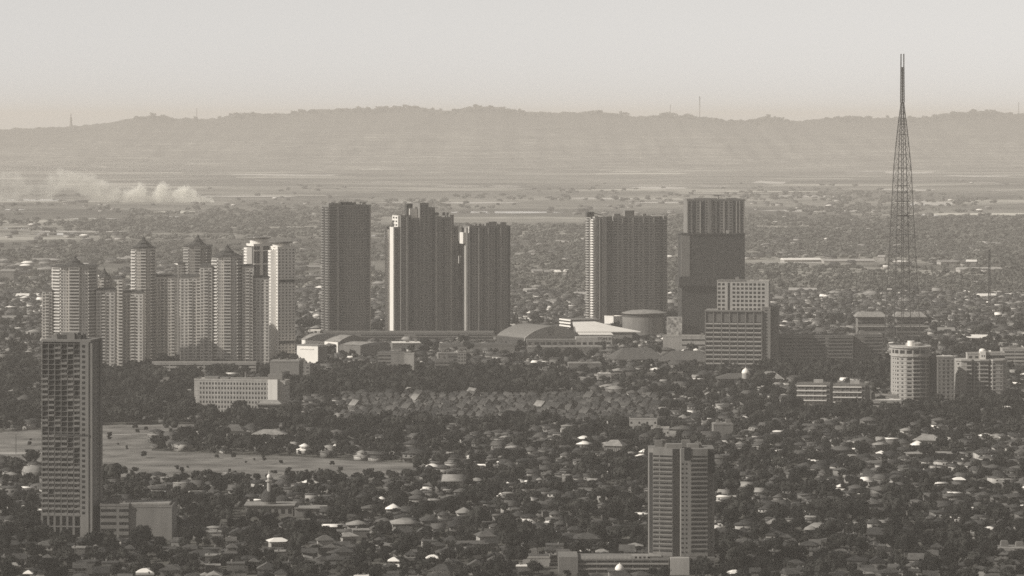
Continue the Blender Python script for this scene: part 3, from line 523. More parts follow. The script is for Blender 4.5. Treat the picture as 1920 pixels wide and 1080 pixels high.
# --- shopping centre group
B = lm(Bld('convention_hall', 'barrel-roofed hall with round emblem on its gable, in front of dark towers', 'hall', 1036, 652, 30), 'the barrel-roofed hall')
W2, D = B.lx(1090), 62.; x0, x1 = B.lx(984), B.lx(1090); ze, zc_ = B.z(632), B.z(611)
arcp = [(x0 + (x1 - x0) * i / 14, ze + (zc_ - ze) * math.sin(math.pi * i / 14) ** .8) for i in range(15)]
b = B.mb('gable_wall', 'pale_wall'); vs = [(x, y, z) for y in (0, 1.0) for x, z in [(x0, 0)] + arcp + [(x1, 0)]]; n = 17
b.add(vs, [tuple(range(n)), tuple(range(2 * n - 1, n - 1, -1))] + [(i, n + i, n + (i + 1) % n, (i + 1) % n) for i in range(n)])
b = B.mb('barrel_roof', 'grey_wall')
for i in range(14):
    (xa, za), (xb, zb_) = arcp[i], arcp[i + 1]; b.add([(xa, 1, za), (xb, 1, zb_), (xb, D, zb_), (xa, D, za), (xa, 1, za - .6), (xb, 1, zb_ - .6), (xb, D, zb_ - .6), (xa, D, za - .6)], [(0, 1, 2, 3), (7, 6, 5, 4), (0, 4, 5, 1), (2, 6, 7, 3)])
B.box('side_wall', 'charcoal_wall', x0 + .2, x0 + 2, 1.05, D, 0, ze - .5); B.box('side_wall', 'grey_wall', x1 - 2, x1 - .2, 1.05, D, 0, ze - .5); B.box('back_wall', 'grey_wall', x0 + 2.1, x1 - 2.1, D - 2, D, 0, ze); B.grow(x0, x1, 0, D)
cxl = B.lx(1033); zl = B.z(621.5); em = MB()
def ring(mb, cx, cz, r0, r1, y, n=28):
    for i in range(n):
        a, c = 2 * math.pi * i / n, 2 * math.pi * (i + 1) / n
        P = [(cx + r0 * math.cos(a), cz + r0 * math.sin(a)), (cx + r1 * math.cos(a), cz + r1 * math.sin(a)), (cx + r1 * math.cos(c), cz + r1 * math.sin(c)), (cx + r0 * math.cos(c), cz + r0 * math.sin(c))]
        mb.add([(x, y, z) for x, z in P] + [(x, y - .25, z) for x, z in P], [(4, 5, 6, 7), (3, 2, 1, 0), (1, 2, 6, 5), (0, 4, 7, 3)])
ring(em, cxl, zl, 3.0, 4.1, -.02); em.prism([(cxl - 3.4, -.3), (cxl + 3.4, -.3), (cxl + 3.4, -.05), (cxl - 3.4, -.05)], zl - .7, zl + .6); em.prism([(cxl - 3, -.3), (cxl - 1.4, -.3), (cxl - 1.4, -.05), (cxl - 3, -.05)], zl - 1.6, zl - .7); em.prism([(cxl + 1.2, -.3), (cxl + 3.1, -.3), (cxl + 3.1, -.05), (cxl + 1.2, -.05)], zl + .6, zl + 1.5)
link('emblem', em.mesh('emblem', [M['dark_wall']]), B.root); B.box('canopy_band', 'dark_wall', x0, x1, -.4, -.02, B.z(635.4), B.z(634)); B.finish()

B = Bld('shop_building', 'long pale shop block with dark sign lettering, below the white flat roofs', 'building', 1070, 660, 2)
x0, x1 = B.lx(988), B.lx(1148); zt = B.z(632.5); zb_ = B.z(649.5)
B.box('wall', 'cream_wall', B.lx(1080), x1, 0, 20, zb_, zt); B.box('wall', 'grey_wall', x0, B.lx(1080) - .02, .5, 20, zb_, zt - 2.5); B.box('ledge', 'dark_wall', x0, x1, -.8, 0, zb_ - .9, zb_ - .01); B.box('side_wall', 'dark_wall', x1 + .05, x1 + 4, 2, 18, 0, zt - 1)
for i in range(12): B.rep('column', 'grey_wall', (x0 + 2 + i * (x1 - x0 - 4) / 11, 1, (zb_ - .9) / 2), 0, 1.2, 1.2, zb_ - .9)
B.box('ground_floor', 'dark_wall', x0, x1, 4, 20, 0, zb_ - .9)
for i in range(14): B.rep('shop_panel', 'dull_glass', (x0 + 4 + i * (x1 - x0 - 8) / 13, -.02 if i > 7 else .45, zb_ + 3.2), 0, 4.2, .2, 2.6)
# the sign: dark letters as far as they can be read
cu = bpy.data.curves.new('sign', 'FONT'); cu.body = 'TOM IN'; cu.size = 4.6; cu.extrude = .1; cu.space_character = 1.05
so = bpy.data.objects.new('sign', cu); col.objects.link(so); dg = bpy.context.evaluated_depsgraph_get(); me = bpy.data.meshes.new_from_object(so.evaluated_get(dg)); bpy.data.objects.remove(so)
me.materials.clear(); me.materials.append(M['charcoal_wall']); s_ = link('sign', me, B.root, (B.lx(1120), -.12, B.z(637.6))); s_.rotation_euler = (R(90), 0, 0)
B.finish()

B = lm(Bld('shopping_mall', 'stepped mall with bright white flat roofs and white box', 'mall', 1130, 645, 0), 'the white flat roofs')
for a0, a1, y0, y1, tp, m in ((1084, 1150, 0, 26, 627, 'grey_wall'), (1080, 1188, 28, 100, 617.5, 'dark_wall'), (1075, 1150, 102, 170, 607.5, 'dark_wall')):
    kk = (B.Y + y0) / F; x0, x1 = (a0 - 960) * kk - B.X, (a1 - 960) * kk - B.X; zt = H - (tp + (0 if y0 == 0 else 4) - HOR) * kk
    B.box('wall', m, x0 + 1.5, x1 - 1.5, y0 + 1.5, y1, 0, zt - .8); b = B.mb('white_roof', 'white_metal')
    sl = (y1 - y0) * .03; b.add([(x0, y0, zt), (x1 + (8 if y0 == 28 else 0), y0, zt), (x1 - (20 if y0 else 2), y1, zt + sl), (x0, y1, zt + sl), (x0, y0, zt - .8), (x1 + (8 if y0 == 28 else 0), y0, zt - .8), (x1 - (20 if y0 else 2), y1, zt + sl - .8), (x0, y1, zt + sl - .8)],
        [(0, 1, 2, 3), (7, 6, 5, 4), (0, 4, 5, 1), (1, 5, 6, 2), (2, 6, 7, 3), (3, 7, 4, 0)]); B.grow(x0, x1, y0, y1)
B.finish(pad=0)
simple('shop_building', 'bright white windowless box rising beside the white flat roofs', 'building', 1150, 1169, 594, 624, 40, 'white_wall', 16, left=None, units=0)
B = Bld('parking_garage', 'small stepped garage with white parapet ends behind the white flat roofs', 'garage', 1100, 622, 22)
for k in range(4): B.box('floor', 'grey_wall', B.lx(1070), B.lx(1128), 0, 34, k * 3.6 + 2, k * 3.6 + 3.6); B.box('parapet_end', 'white_metal', B.lx(1070) - .5, B.lx(1070) - .02, -.5, 34, k * 3.6 + 2.1, k * 3.6 + 3.9)
B.box('core', 'dark_wall', B.lx(1070) + 2, B.lx(1128) - 2, 2, 32, 0, 14); B.finish()
B = lm(Bld('round_hall', 'drum-shaped grey hall with disc roof in front of the wide slab tower', 'hall', 1209, 636, 0), 'the drum hall')
r = (B.lx(1250) - B.lx(1168)) / 2; z0_, z1_ = B.z(596), B.z(589); B.mb('wall', 'grey_wall').lathe(0, r, [(r, 0), (r, z0_)], 40); B.mb('clerestory', 'charcoal_wall').lathe(0, r, [(r * .9, z0_), (r * .9, z1_)], 40)
B.mb('disc_roof', 'pale_roof').lathe(0, r, [(r * 1.02, z1_), (r * 1.02, z1_ + .8), (r * .6, z1_ + 3.2), (.5, z1_ + 4.2)], 40); B.mb('base_band', 'dark_wall').lathe(0, r, [(r * 1.04, B.z(629)), (r * 1.04, B.z(625))], 40); B.grow(-r, r, 0, 2 * r); B.finish()
simple('shop_building', 'pale square block with mottled mural beside the netted tower foot', 'building', 1251, 1279, 595, 636, 0, 'mural', 14, units=0, parapet=0)
simple('shop_building', 'long pale banded block at foot of the netted tower', 'building', 1243, 1325, 631, 662, -3, 'cream_wall', 20, [(' ', 1), ('r', 1.4)], fh=6, wh=.3, glass='dull_glass')
def hipped(name, label, px0, px1, top, eave, base, rz, depth, roof='pale_roof', wall='grey_wall', inset=.25, **kw):
    b = Bld(name, label, 'hall', (px0 + px1) / 2, base, rz); x0, x1 = b.lx(px0), b.lx(px1); ze, zt = b.z(eave), b.z(top)
    b.box('wall', wall, x0 + 1.5, x1 - 1.5, 1.5, depth - 1.5, 0, ze); W = x1 - x0
    b.mb('roof', roof).prism([(x0, 0), (x1, 0), (x1, depth), (x0, depth)], ze, zt, top=[(x0 + W * inset, depth * .46), (x1 - W * inset, depth * .46), (x1 - W * inset, depth * .54), (x0 + W * inset, depth * .54)])
    b.face((x0 + 1.5, 1.5), (x1 - 1.5, 1.5), .3, ze - .3, ze, 'w' * 9, wall, ww=.5, wh=.5); return b.finish()
hipped('market_hall', 'wide hipped grey roof left of the grey hotel, left of two', 1150, 1252, 655, 674, 684, 8, 50, 'grey_roof')
hipped('market_hall', 'wide hipped grey roof touching the grey hotel base, right of two', 1232, 1338, 660, 678, 688, -5, 46, 'grey_roof')
B = Bld('elevated_road', 'long pale elevated road on piers below the hipped grey roofs', 'viaduct', 1200, 716, 14)
B.box('deck', 'concrete', -42, 44, 0, 12, 6, 7.2); B.box('parapet', 'pale_wall', -42, 44, -.3, -.02, 6, 8.3); B.box('parapet', 'pale_wall', -42, 44, 12.02, 12.3, 6, 8.3)
for i in range(8): B.rep('pier', 'concrete', (-40 + i * 11.6, 6, 3), 0, 1.5, 7, 6.)
B.finish()
# left mall group
def big_hall(label, px, base, rz, x_front, depth, zw, zr, front, side, roof, land=None, n=10):
    b = Bld('arena_hall', label, 'hall', px, base, rz); a, c = x_front; b.grow(a, c, 0, depth)
    P = [(a + (c - a) * i / n, zw + (zr - zw) * math.sin(math.pi * i / n)) for i in range(n + 1)]
    for (y0, y1) in ((0, .8), (depth - .8, depth)):
        vs = [(x, y, z) for y in (y0, y1) for x, z in [(a, 0)] + P + [(c, 0)]]; m = n + 3
        b.mb('gable_wall', front).add(vs, [tuple(range(m)), tuple(range(2 * m - 1, m - 1, -1))] + [(i, m + i, m + (i + 1) % m, (i + 1) % m) for i in range(m)])
    for i in range(n): (xa, za), (xb, zb) = P[i], P[i + 1]; b.mb('curved_roof', roof).add([(xa, -1.2, za + .1), (xb, -1.2, zb + .1), (xb, depth + 1, zb + .1), (xa, depth + 1, za + .1), (xa, -1.2, za + .6), (xb, -1.2, zb + .6), (xb, depth + 1, zb + .6), (xa, depth + 1, za + .6)], [(3, 2, 1, 0), (4, 5, 6, 7), (0, 1, 5, 4), (2, 3, 7, 6)])
    b.box('side_wall', side, a - .3, a, .8, depth - .8, 0, zw); b.box('side_wall', side, c, c + .3, .8, depth - .8, 0, zw)
    if land: lm(b, land)
    return b.finish()
big_hall('large curved-roof hall with sunlit white side wall, left of the parking podium', 640, 668, 42, (-4, 34), 62, 15, 21, 'dark_wall', 'white_metal', 'pale_roof', 'the curved-roof hall')
big_hall('lower curved pale hall right of the large curved-roof hall', 720, 669, 62, (-16, 12), 60, 12, 15, 'grey_wall', 'grey_wall', 'pale_roof')
B = Bld('warehouse', 'bright white sunlit box hall at foot of the twin white towers', 'hall', 596, 687, 58)
B.box('wall', 'white_metal', 0, 16, 0, 26, 0, B.z(649)); B.box('front_wall', 'grey_wall', .2, 16.2, -.4, -.02, 0, B.z(650)); B.box('roof', 'pale_roof', -.4, 16.6, .01, 26.5, B.z(649), B.z(649) + .8); B.box('light_strip', 'white_wall', -.35, -.02, 5, 22, B.z(656), B.z(654)); B.finish()
BLK = [ # label, x0, x1, top, base, turn, wall, depth, roof, front
 ('small block with dark stair column right of the curved hall', 708, 758, 662, 703, -6, 'grey_wall', 16, 'grey_roof', 'rr  '), ('pale slab tower section, tallest of the blocks below the podium', 758, 776, 664, 706, -6, 'cream_wall', 10, None, None),
 ('bright thin white flat roof directly below the parking podium', 736, 790, 645, 660, 5, 'grey_wall', 30, 'white_metal', None), ('dark plain block with light roof edge under the twin white towers', 506, 561, 679, 722, -4, 'dark_wall', 22, 'pale_roof', None),
 ('narrow dark block at right of the dark plain block', 563, 581, 684, 722, -8, 'dark_wall', 14, None, 'ww'), ('long low pale roof in the trees, below the curved hall', 594, 655, 702, 715, 0, 'grey_wall', 18, 'pale_roof', None),
 ('two-tone office with white roof strip left of the hall gable', 822, 858, 664, 696, 6, 'grey_wall', 16, 'pale_roof', 'rr'), ('gridded small office beside the two-tone office', 858, 874, 660, 692, 6, 'cream_wall', 14, None, 'www'),
 ('long flat pale roof in front of the barrel-roofed hall', 825, 965, 648, 664, 2, 'grey_wall', 34, 'grey_roof', None), ('pale tin-roofed shed below the emblem hall', 1066, 1128, 683, 700, 3, 'grey_wall', 22, 'pale_roof', None),
 ('small pavilion with bright white roof beside elevated road', 1121, 1146, 702, 720, 0, 'cream_wall', 10, 'white_metal', 'w w'), ('low brown block with two bright lamps on its front', 815, 850, 676, 702, 0, 'grey_wall', 14, 'grey_roof', 'r'),
 ('pale warehouse row above the hipped roofs', 990, 1130, 652, 664, 1, 'grey_wall', 20, 'pale_roof', None), ('dark cube shop among pale yards', 1010, 1032, 696, 714, 5, 'dark_wall', 12, 'pale_roof', None),
 ('pale low annex left of the white office block', 300, 352, 716, 733, -5, 'grey_wall', 14, 'pale_roof', 'w w'), ('pale wedge block on right edge above the bow-fronted block', 1880, 1925, 655, 690, 0, 'cream_wall', 20, None, 'rr'),
 ('low slab with white roof in front of the left round block', 1628, 1690, 752, 776, -4, 'cream_wall', 14, 'white_wall', 'rr'), ('upper pale box behind the low white-roofed slab', 1642, 1682, 742, 766, -4, 'cream_wall', 10, None, 'ww'),
 ('white shed at the lower right corner', 1862, 1930, 1032, 1050, 2, 'cream_wall', 18, 'pale_roof', None), ('low pale shed at the bottom, left of the long podium', 980, 1030, 1046, 1062, 0, 'cream_wall', 12, 'grey_roof', None),
 ('pale block with many windows near the emblem hall road', 1045, 1064, 690, 712, 0, 'cream_wall', 12, None, 'www'), ('long school block with red-brown roof right of centre', 1180, 1232, 786, 815, -3, 'cream_wall', 12, 'tile_roof', 'w w w w'),
 ('boxy white house with four tall windows above the striped tower', 1221, 1254, 804, 826, -4, 'pale_wall', 12, None, 'w w w w'), ('wide dark shop block above the striped tower', 1338, 1375, 797, 824, 3, 'dark_wall', 14, 'pale_roof', None)]
for lb, a0, a1, tp, bs, rz_, wl, dp, rf, fr_ in BLK: simple('building', lb, 'building', a0, a1, tp, bs, rz_, wl, dp, fr_, rf, wh=.42, ww=.45, glass='dull_glass')
B = Bld('podium_building', 'low cream podium strip at the feet of the pointed towers', 'building', 380, 707, 0); B.block(B.lx(285), B.lx(480), 0, 7, 0, B.z(680), 3.5, front='rrrrrr', wall='cream_wall', glass='dull_glass', wh=.35); B.finish()
# houses standing on the field spit, bottom row of villas
for lb, a0, a1, tp, ev, bs, rz_, dp, rf, wl in (('pale hipped villa among shrubs on the open field spit', 370, 396, 806, 811, 824, 10, 12, 'pale_roof', 'cream_wall'), ('large grey-roofed villa with steep pale gable slope on field spit', 412, 458, 797, 808, 826, -12, 14, 'grey_roof', 'cream_wall'),
    ('white villa with flat white porch, right part of the field spit', 470, 536, 806, 815, 833, -4, 14, 'pale_roof', 'white_wall'), ('bright-roofed villa bottom left with tilted pale roof', 640, 674, 1000, 1006, 1024, 20, 12, 'pale_roof', 'cream_wall'), ('pale cottage with white gable at bottom centre', 803, 842, 1060, 1070, 1092, -20, 12, 'tile_roof', 'white_wall'),
    ('broad cream-walled house below centre with grey hip roof', 896, 932, 998, 1006, 1028, 12, 14, 'grey_roof', 'cream_wall'), ('bright tilted roof house at lower left, beside minaret grounds', 505, 545, 1010, 1016, 1034, 14, 12, 'white_wall', 'cream_wall'),
    ('tall villa with pale gable, right of the field end', 1128, 1168, 826, 836, 854, -18, 14, 'pale_roof', 'cream_wall'), ('large pale pyramid roof right of the striped tower', 1440, 1476, 858, 868, 886, -16, 13, 'pale_roof', 'cream_wall'),
    ('pale villa with stacked gables, right middle', 1710, 1765, 816, 826, 842, -14, 15, 'pale_roof', 'cream_wall'), ('long pale canopy roof with dark underside, right middle', 1700, 1810, 848, 851, 864, 3, 16, 'pale_roof', 'dark_wall'), ('brilliant white small flat roof in right foreground', 1788, 1812, 896, 900, 916, 0, 11, 'white_metal', 'grey_wall')):
    tag(hipped('villa', lb, a0, a1, tp, ev, bs, rz_, dp, rf, wl, inset=.32).root, cat='house')

# --- mosque, minaret, domes
def dome(mb, cx, cyy, r, z, n=20, k=1.1): mb.lathe(cx, cyy, [(r, z), (r * 1.04, z + r * .2 * k), (r * .98, z + r * .45 * k), (r * .78, z + r * .8 * k), (r * .45, z + r * 1.08 * k), (r * .12, z + r * 1.25 * k), (.12, z + r * 1.5 * k)], n)
B = lm(Bld('mosque', 'dark onion-domed mosque with low flat roofs, foot of the slim minaret', 'mosque', 502, 968, 0), 'the mosque dome')
B.box('wall', 'grey_wall', -14, 16, 0, 22, 0, 6.5); B.box('roof', 'pale_roof', -15, 17, -1, 23, 6.5, 7.1); B.face((-14, 0), (16, 0), 0, 6, 6, 'wwwwwww', 'grey_wall'); B.mb('dome_drum', 'grey_wall').lathe(0, 8, [(4.8, 7.1), (4.8, 8.6)], 20); dome(B.mb('dome', 'tile_roof'), 0, 8, 4.7, 8.6, k=1.5)
B.box('side_hall', 'dark_wall', 17, 36, -2, 14, 0, 5); B.box('side_roof', 'pale_roof', 16.8, 37, -3, 15, 5, 5.6); B.finish()
B = lm(Bld('minaret', 'slim pale minaret with ball finial rising from the onion-domed mosque', 'minaret', 504, 966.5, 0), 'the minaret')
B.mb('shaft', 'cream_wall').lathe(0, 1.2, [(1.3, 0), (1.15, B.z(905))], 10); B.mb('gallery', 'pale_wall').lathe(0, 1.2, [(1.2, B.z(905)), (2.2, B.z(903)), (2.2, B.z(901)), (1., B.z(901)), (1., B.z(896))], 12); dome(B.mb('finial', 'white_metal'), 0, 1.2, 1.3, B.z(896), 12, 1.5); B.mb('finial', 'white_metal').lathe(0, 1.2, [(.2, B.z(891)), (.12, B.z(883))], 8)
B.grow(-2, 2, -1, 3); B.finish(pad=-1)
B = lm(Bld('mosque', 'mosque with bright white dome and broad tan roofs, below grey hotel', 'mosque', 1410, 724, 0), 'the white dome mosque')
B.box('wall', 'cream_wall', -16, 26, 0, 24, 0, 7); B.face((-16, 0), (26, 0), 0, 7, 7, 'w' * 9, 'cream_wall'); B.mb('roof', 'pale_roof').prism([(6, -2), (30, -2), (30, 26), (6, 26)], 7, 13, top=[(14, 10), (22, 10), (22, 14), (14, 14)]); B.mb('roof', 'grey_roof').prism([(-34, -2), (4, -2), (4, 22), (-34, 22)], 6.99, 11.5, top=[(-22, 9), (-2, 9), (-2, 11), (-22, 11)]); B.box('wall', 'grey_wall', -32, -16.1, 0, 20, 0, 6.9)
B.mb('dome_drum', 'cream_wall').lathe(-6, 1, [(3.4, 7), (3.4, 12)], 16); dome(B.mb('dome', 'white_metal'), -6, 1, 3.5, 12); B.finish()
B = Bld('mosque', 'small mosque with little bright dome, bottom edge below long podium', 'mosque', 1162, 1088, 0); B.box('wall', 'cream_wall', -6, 6, 0, 10, 0, 4.6); B.face((-6, 0), (6, 0), 0, 4.4, 4.4, 'www', 'cream_wall'); B.box('roof', 'grey_roof', -6.6, 6.6, -.6, 10.6, 4.6, 5.2); dome(B.mb('dome', 'white_metal'), 0, 4, 2.4, 5.2); B.finish()

# --- lattice antenna tower
B = lm(Bld('antenna_tower', 'very tall slender lattice antenna tower rising above the hills', 'antenna', 1692, 648, 0), 'the antenna tower')
k_ = B.k; lv = [(648, 32), (596, 30), (540, 27), (488, 24.5), (440, 22), (404, 20), (360, 18), (315, 15.5), (270, 11.5), (232, 7.5), (205, 4), (192, 2.6)]
lv = [(B.z(py), hw / k_ * .92) for py, hw in lv]; a0 = R(14)
def cp(i, j):
    z_, hw = lv[j]; a = a0 + R(45 + 90 * i); return (hw * 1.05 * math.cos(a) * 1.2, hw * 1.05 * math.sin(a) * 1.2, z_)
for i in range(4):
    b = MB()
    for j in range(len(lv) - 1): b.bar(cp(i, j), cp(i, j + 1), .85)
    link('leg', b.mesh('leg', [M['steel']]), B.root)
for j in range(len(lv) - 1):
    b = MB(); m = MB(); nn = 2 if j < 6 else 2
    for i in range(4):
        A, Bq, C_, D_ = Vector(cp(i, j)), Vector(cp((i + 1) % 4, j)), Vector(cp(i, j + 1)), Vector(cp((i + 1) % 4, j + 1)); b.bar(C_, D_, .7 if j in (3, 4, 6) else .4)
        for h in range(nn):
            p, q = h / nn, (h + 1) / nn; b.bar(A.lerp(C_, p), Bq.lerp(D_, q), .28); b.bar(Bq.lerp(D_, p), A.lerp(C_, q), .28); b.bar(A.lerp(C_, q), Bq.lerp(D_, q), .28)
    link('brace_panel', b.mesh('brace_panel', [M['steel']]), B.root)
ct = B.mb('lift_shaft', 'steel'); zt = lv[-1][0]
for dx, dy in ((-1, -1), (1, -1), (1, 1), (-1, 1)): ct.bar((dx, dy, 0), (dx, dy, zt), .5)
for q in range(0, int(zt), 7): ct.box(-1, 1, -1, 1, q, q + .35); ct.bar((-1, -1, q), (1, -1, q + 7), .22)
for py in (233, 252, 270, 290, 315, 348, 378, 405, 440, 497): z_ = B.z(py); hw = np.interp(z_, [q[0] for q in lv], [q[1] for q in lv]); e = max(2.2, hw * .8); B.box('platform', 'steel', -e, e, -e, e, z_ - .25, z_ + .35)
b = B.mb('top_mast', 'steel'); zt2 = B.z(101)
for dx in (-1, 1):
    for dy in (-1, 1): b.bar((dx * 1.9, dy * 1.9, zt), (dx * 1.5, dy * 1.5, zt2), .95)
for q in range(int(zt), int(B.z(125)), 3): u = 1.6 - .3 * (q - zt) / (zt2 - zt); b.box(-u, u, -u, -u + .2, q, q + .6); b.box(-u, u, u - .2, u, q, q + .6)
b.bar((0, 0, zt), (0, 0, B.z(126)), 1.5); B.box('lamp_box', 'white_metal', -18, -13, -14, -12, B.z(542), B.z(540)); B.ext = [-6, 6, -6, 6]; B.finish()
# thin masts
def mast(label, px, top, base, w_, Y=None, z0=0.):
    b = Bld('radio_mast', label, 'mast', px, base, 0); kk = 1 / b.k
    if Y: b.Y = Y; kk = Y / F; b.root.location = ((px - 960) * kk, Y, 0)
    zt = H - (top - HOR) * kk
    for dx, dy in ((-1, -1), (1, -1), (0, 1)): b.mb('pole', 'steel').bar((dx * w_, dy * w_, z0), (dx * w_ * .6, dy * w_ * .6, zt), w_ * .5)
    for q in range(10): z_ = z0 + (zt - z0) * (q + 1) / 10; b.rep('brace', 'steel', (0, 0, z_), 0, 2 * w_, 2 * w_, w_ * .12)
    b.ext = [-3, 3, -3, 3]; return b.finish()
mast('thin dark lattice mast right of the big antenna tower', 1855, 468, 615, 1.5)
mast('hair-thin radio mast on the hill crest above the netted tower', 1312, 181, 300, 3, 24500, 230); mast('shorter faint radio mast on the hill crest, left of the tall one', 1257, 196, 300, 2.2, 24500, 230); mast('faint mast on left hill crest', 369, 203, 300, 2.2, 24500, 230)
mast('faint radio mast on the hill crest at far right', 1910, 192, 300, 2.2, 24500, 230); mast('faint pylon at left among far fields', 665, 276, 310, 2.5); mast('faint pylon left of another in far fields', 641, 280, 312, 2.5)
B = Bld('monument', 'faint far statue-like monument on the left horizon', 'monument', 133, 300, 0); B.Y = 24500; kk = B.Y / F; B.root.location = ((133 - 960) * kk, 24500, 0)
B.box('plinth', 'grey_wall', -26, 26, -20, 20, 180, H - (237 - HOR) * kk); B.mb('statue', 'grey_wall').lathe(0, 0, [(11, H - (237 - HOR) * kk), (7, H - (229 - HOR) * kk), (8, H - (221 - HOR) * kk), (3, H - (219 - HOR) * kk), (3.5, H - (214 - HOR) * kk), (.5, H - (212 - HOR) * kk)], 10); B.finish()
# small field mast at far left
mast('short pole standing in the pale field at left edge', 30, 813, 852, .25)

# ------------------------------------------------------------------ tree and house shapes
LEAF = [M['leaf0'], M['leaf1'], M['leaf2']]
def crown(kind, nleaf, ls, seed):
    r = np.random.default_rng(seed); mb = MB()
    dims = {0: (4.6, 3.6, 6.2, 7), 1: (3.2, 4.4, 7.0, 5), 2: (6.4, 3.2, 8.0, 9), 3: (2.6, 2.2, 3.2, 4), 4: (5.4, 4.4, 7.4, 8)}[kind]
    Rr, Hh, zc, nl = dims; lobes = []
    for i in range(nl):
        a = r.uniform(0, 6.28); d = Rr * r.uniform(.25, .72); lobes.append((d * math.cos(a), d * math.sin(a), zc + r.uniform(-.5, .45) * Hh, Rr * r.uniform(.34, .56)))
    lobes.append((0, 0, zc + Hh * .25, Rr * .55))
    for (x, y, z, q) in lobes:                    # uneven inner mass of each bough
        mb.lathe(x, y, [(q * .35, z - q * .62), (q * .72, z - q * .2), (q * .66, z + q * .25), (q * .25, z + q * .6)], 6, ph=r.uniform(0, 1))
    for i in range(nleaf):
        x, y, z, q = lobes[r.integers(len(lobes))]; d = r.normal(size=3); d /= np.linalg.norm(d); d[2] = abs(d[2]) if r.random() < .7 else d[2]
        c = np.array([x, y, z]) + d * q * np.array([1, 1, .8]) * r.uniform(.72, 1.18); nrm = d + r.normal(size=3) * .55; nrm /= np.linalg.norm(nrm)
        u = np.cross(nrm, [.3, .2, .93]); u /= np.linalg.norm(u) + 1e-6; v = np.cross(nrm, u); s1, s2 = ls * r.uniform(.5, 1.1), ls * r.uniform(.4, .9)
        mb.add([c - u * s1 - v * s2 * .6, c + u * s1 * .8 - v * s2, c + u * s1 + v * s2 * .5, c - u * s1 * .4 + v * s2], [(0, 1, 2, 3)])
    return mb
def trunk(kind):
    mb = MB(); zc = {0: 5.4, 1: 6, 2: 7, 3: 2.4, 4: 6.4}[kind]; q = .34 if kind != 3 else .16
    mb.lathe(0, 0, [(q * 1.3, 0), (q, 1), (q * .7, zc)], 6)
    for a in (.4, 2.5, 4.4): mb.bar((0, 0, zc * .55), (math.cos(a) * 1.9, math.sin(a) * 1.9, zc * 1.02), q * .7)
    return mb
def palm():
    c = MB(); t = MB(); t.lathe(0, 0, [(.28, 0), (.2, 4), (.16, 8.2)], 6)
    for i in range(11):
        a = i * 6.283 / 11 + (i % 2) * .2; e = .5 + .35 * (i % 3); pr = None
        for k in range(4):
            d0, d1 = k * .95, (k + 1) * .95; z0 = 8.2 + e * d0 - .28 * d0 * d0; z1 = 8.2 + e * d1 - .28 * d1 * d1; w0, w1 = (.12, .5, .45, .3)[k], (.5, .45, .3, .05)[k]
            ca, sa = math.cos(a), math.sin(a); c.add([(ca * d0 - sa * w0, sa * d0 + ca * w0, z0), (ca * d0 + sa * w0, sa * d0 - ca * w0, z0), (ca * d1 + sa * w1, sa * d1 - ca * w1, z1), (ca * d1 - sa * w1, sa * d1 + ca * w1, z1)], [(0, 1, 2, 3)])
    return c, t
TN = {0: 'round-crowned', 1: 'upright', 2: 'broad spreading', 3: 'small bushy', 4: 'dense domed'}
near_T = []; mid_T = []; far_T = []
for kd in (0, 1, 2, 3, 4, 0, 2, 4):
    sd_ = len(near_T) * 5 + 1
    near_T.append((kd, crown(kd, 260 if kd != 3 else 110, .62, sd_), trunk(kd))); mid_T.append((kd, crown(kd, 70, 1.05, sd_))); far_T.append((kd, crown(kd, 16, 1.9, sd_)))
pc, pt = palm()

HM = ['dim_wall', 'grey_wall', 'pale_wall', 'tile_roof', 'grey_roof', 'pale_roof', 'dark_roof', 'white_metal', 'window_glass', 'old_roof']; HI = {k: i for i, k in enumerate(HM)}
def hroof(b, x0, x1, y0, y1, z, h, inset, mi):     # hip (inset > 0) or gable (inset = 0) with overhang
    e = .7; x0 -= e; x1 += e; y0 -= e; y1 += e; m_ = (y0 + y1) / 2; i = inset
    b.add([(x0, y0, z), (x1, y0, z), (x1, y1, z), (x0, y1, z), (x0 + i, m_, z + h), (x1 - i, m_, z + h), (x0, y0, z - .25), (x1, y0, z - .25), (x1, y1, z - .25), (x0, y1, z - .25)],
          [(0, 1, 5, 4), (2, 3, 4, 5), (1, 2, 5), (3, 0, 4), (6, 9, 8, 7), (0, 6, 7, 1), (1, 7, 8, 2), (2, 8, 9, 3), (3, 9, 6, 0)], mi)
def hwin(L, x0, x1, y, z0, n, w_=1.2, h=1.3):
    for i in range(n): xx = x0 + (i + .5) * (x1 - x0) / n; b = MB(); b.box(xx - w_ / 2, xx + w_ / 2, y - .08, y + .05, z0, z0 + h, 8); L.append(('window', b))
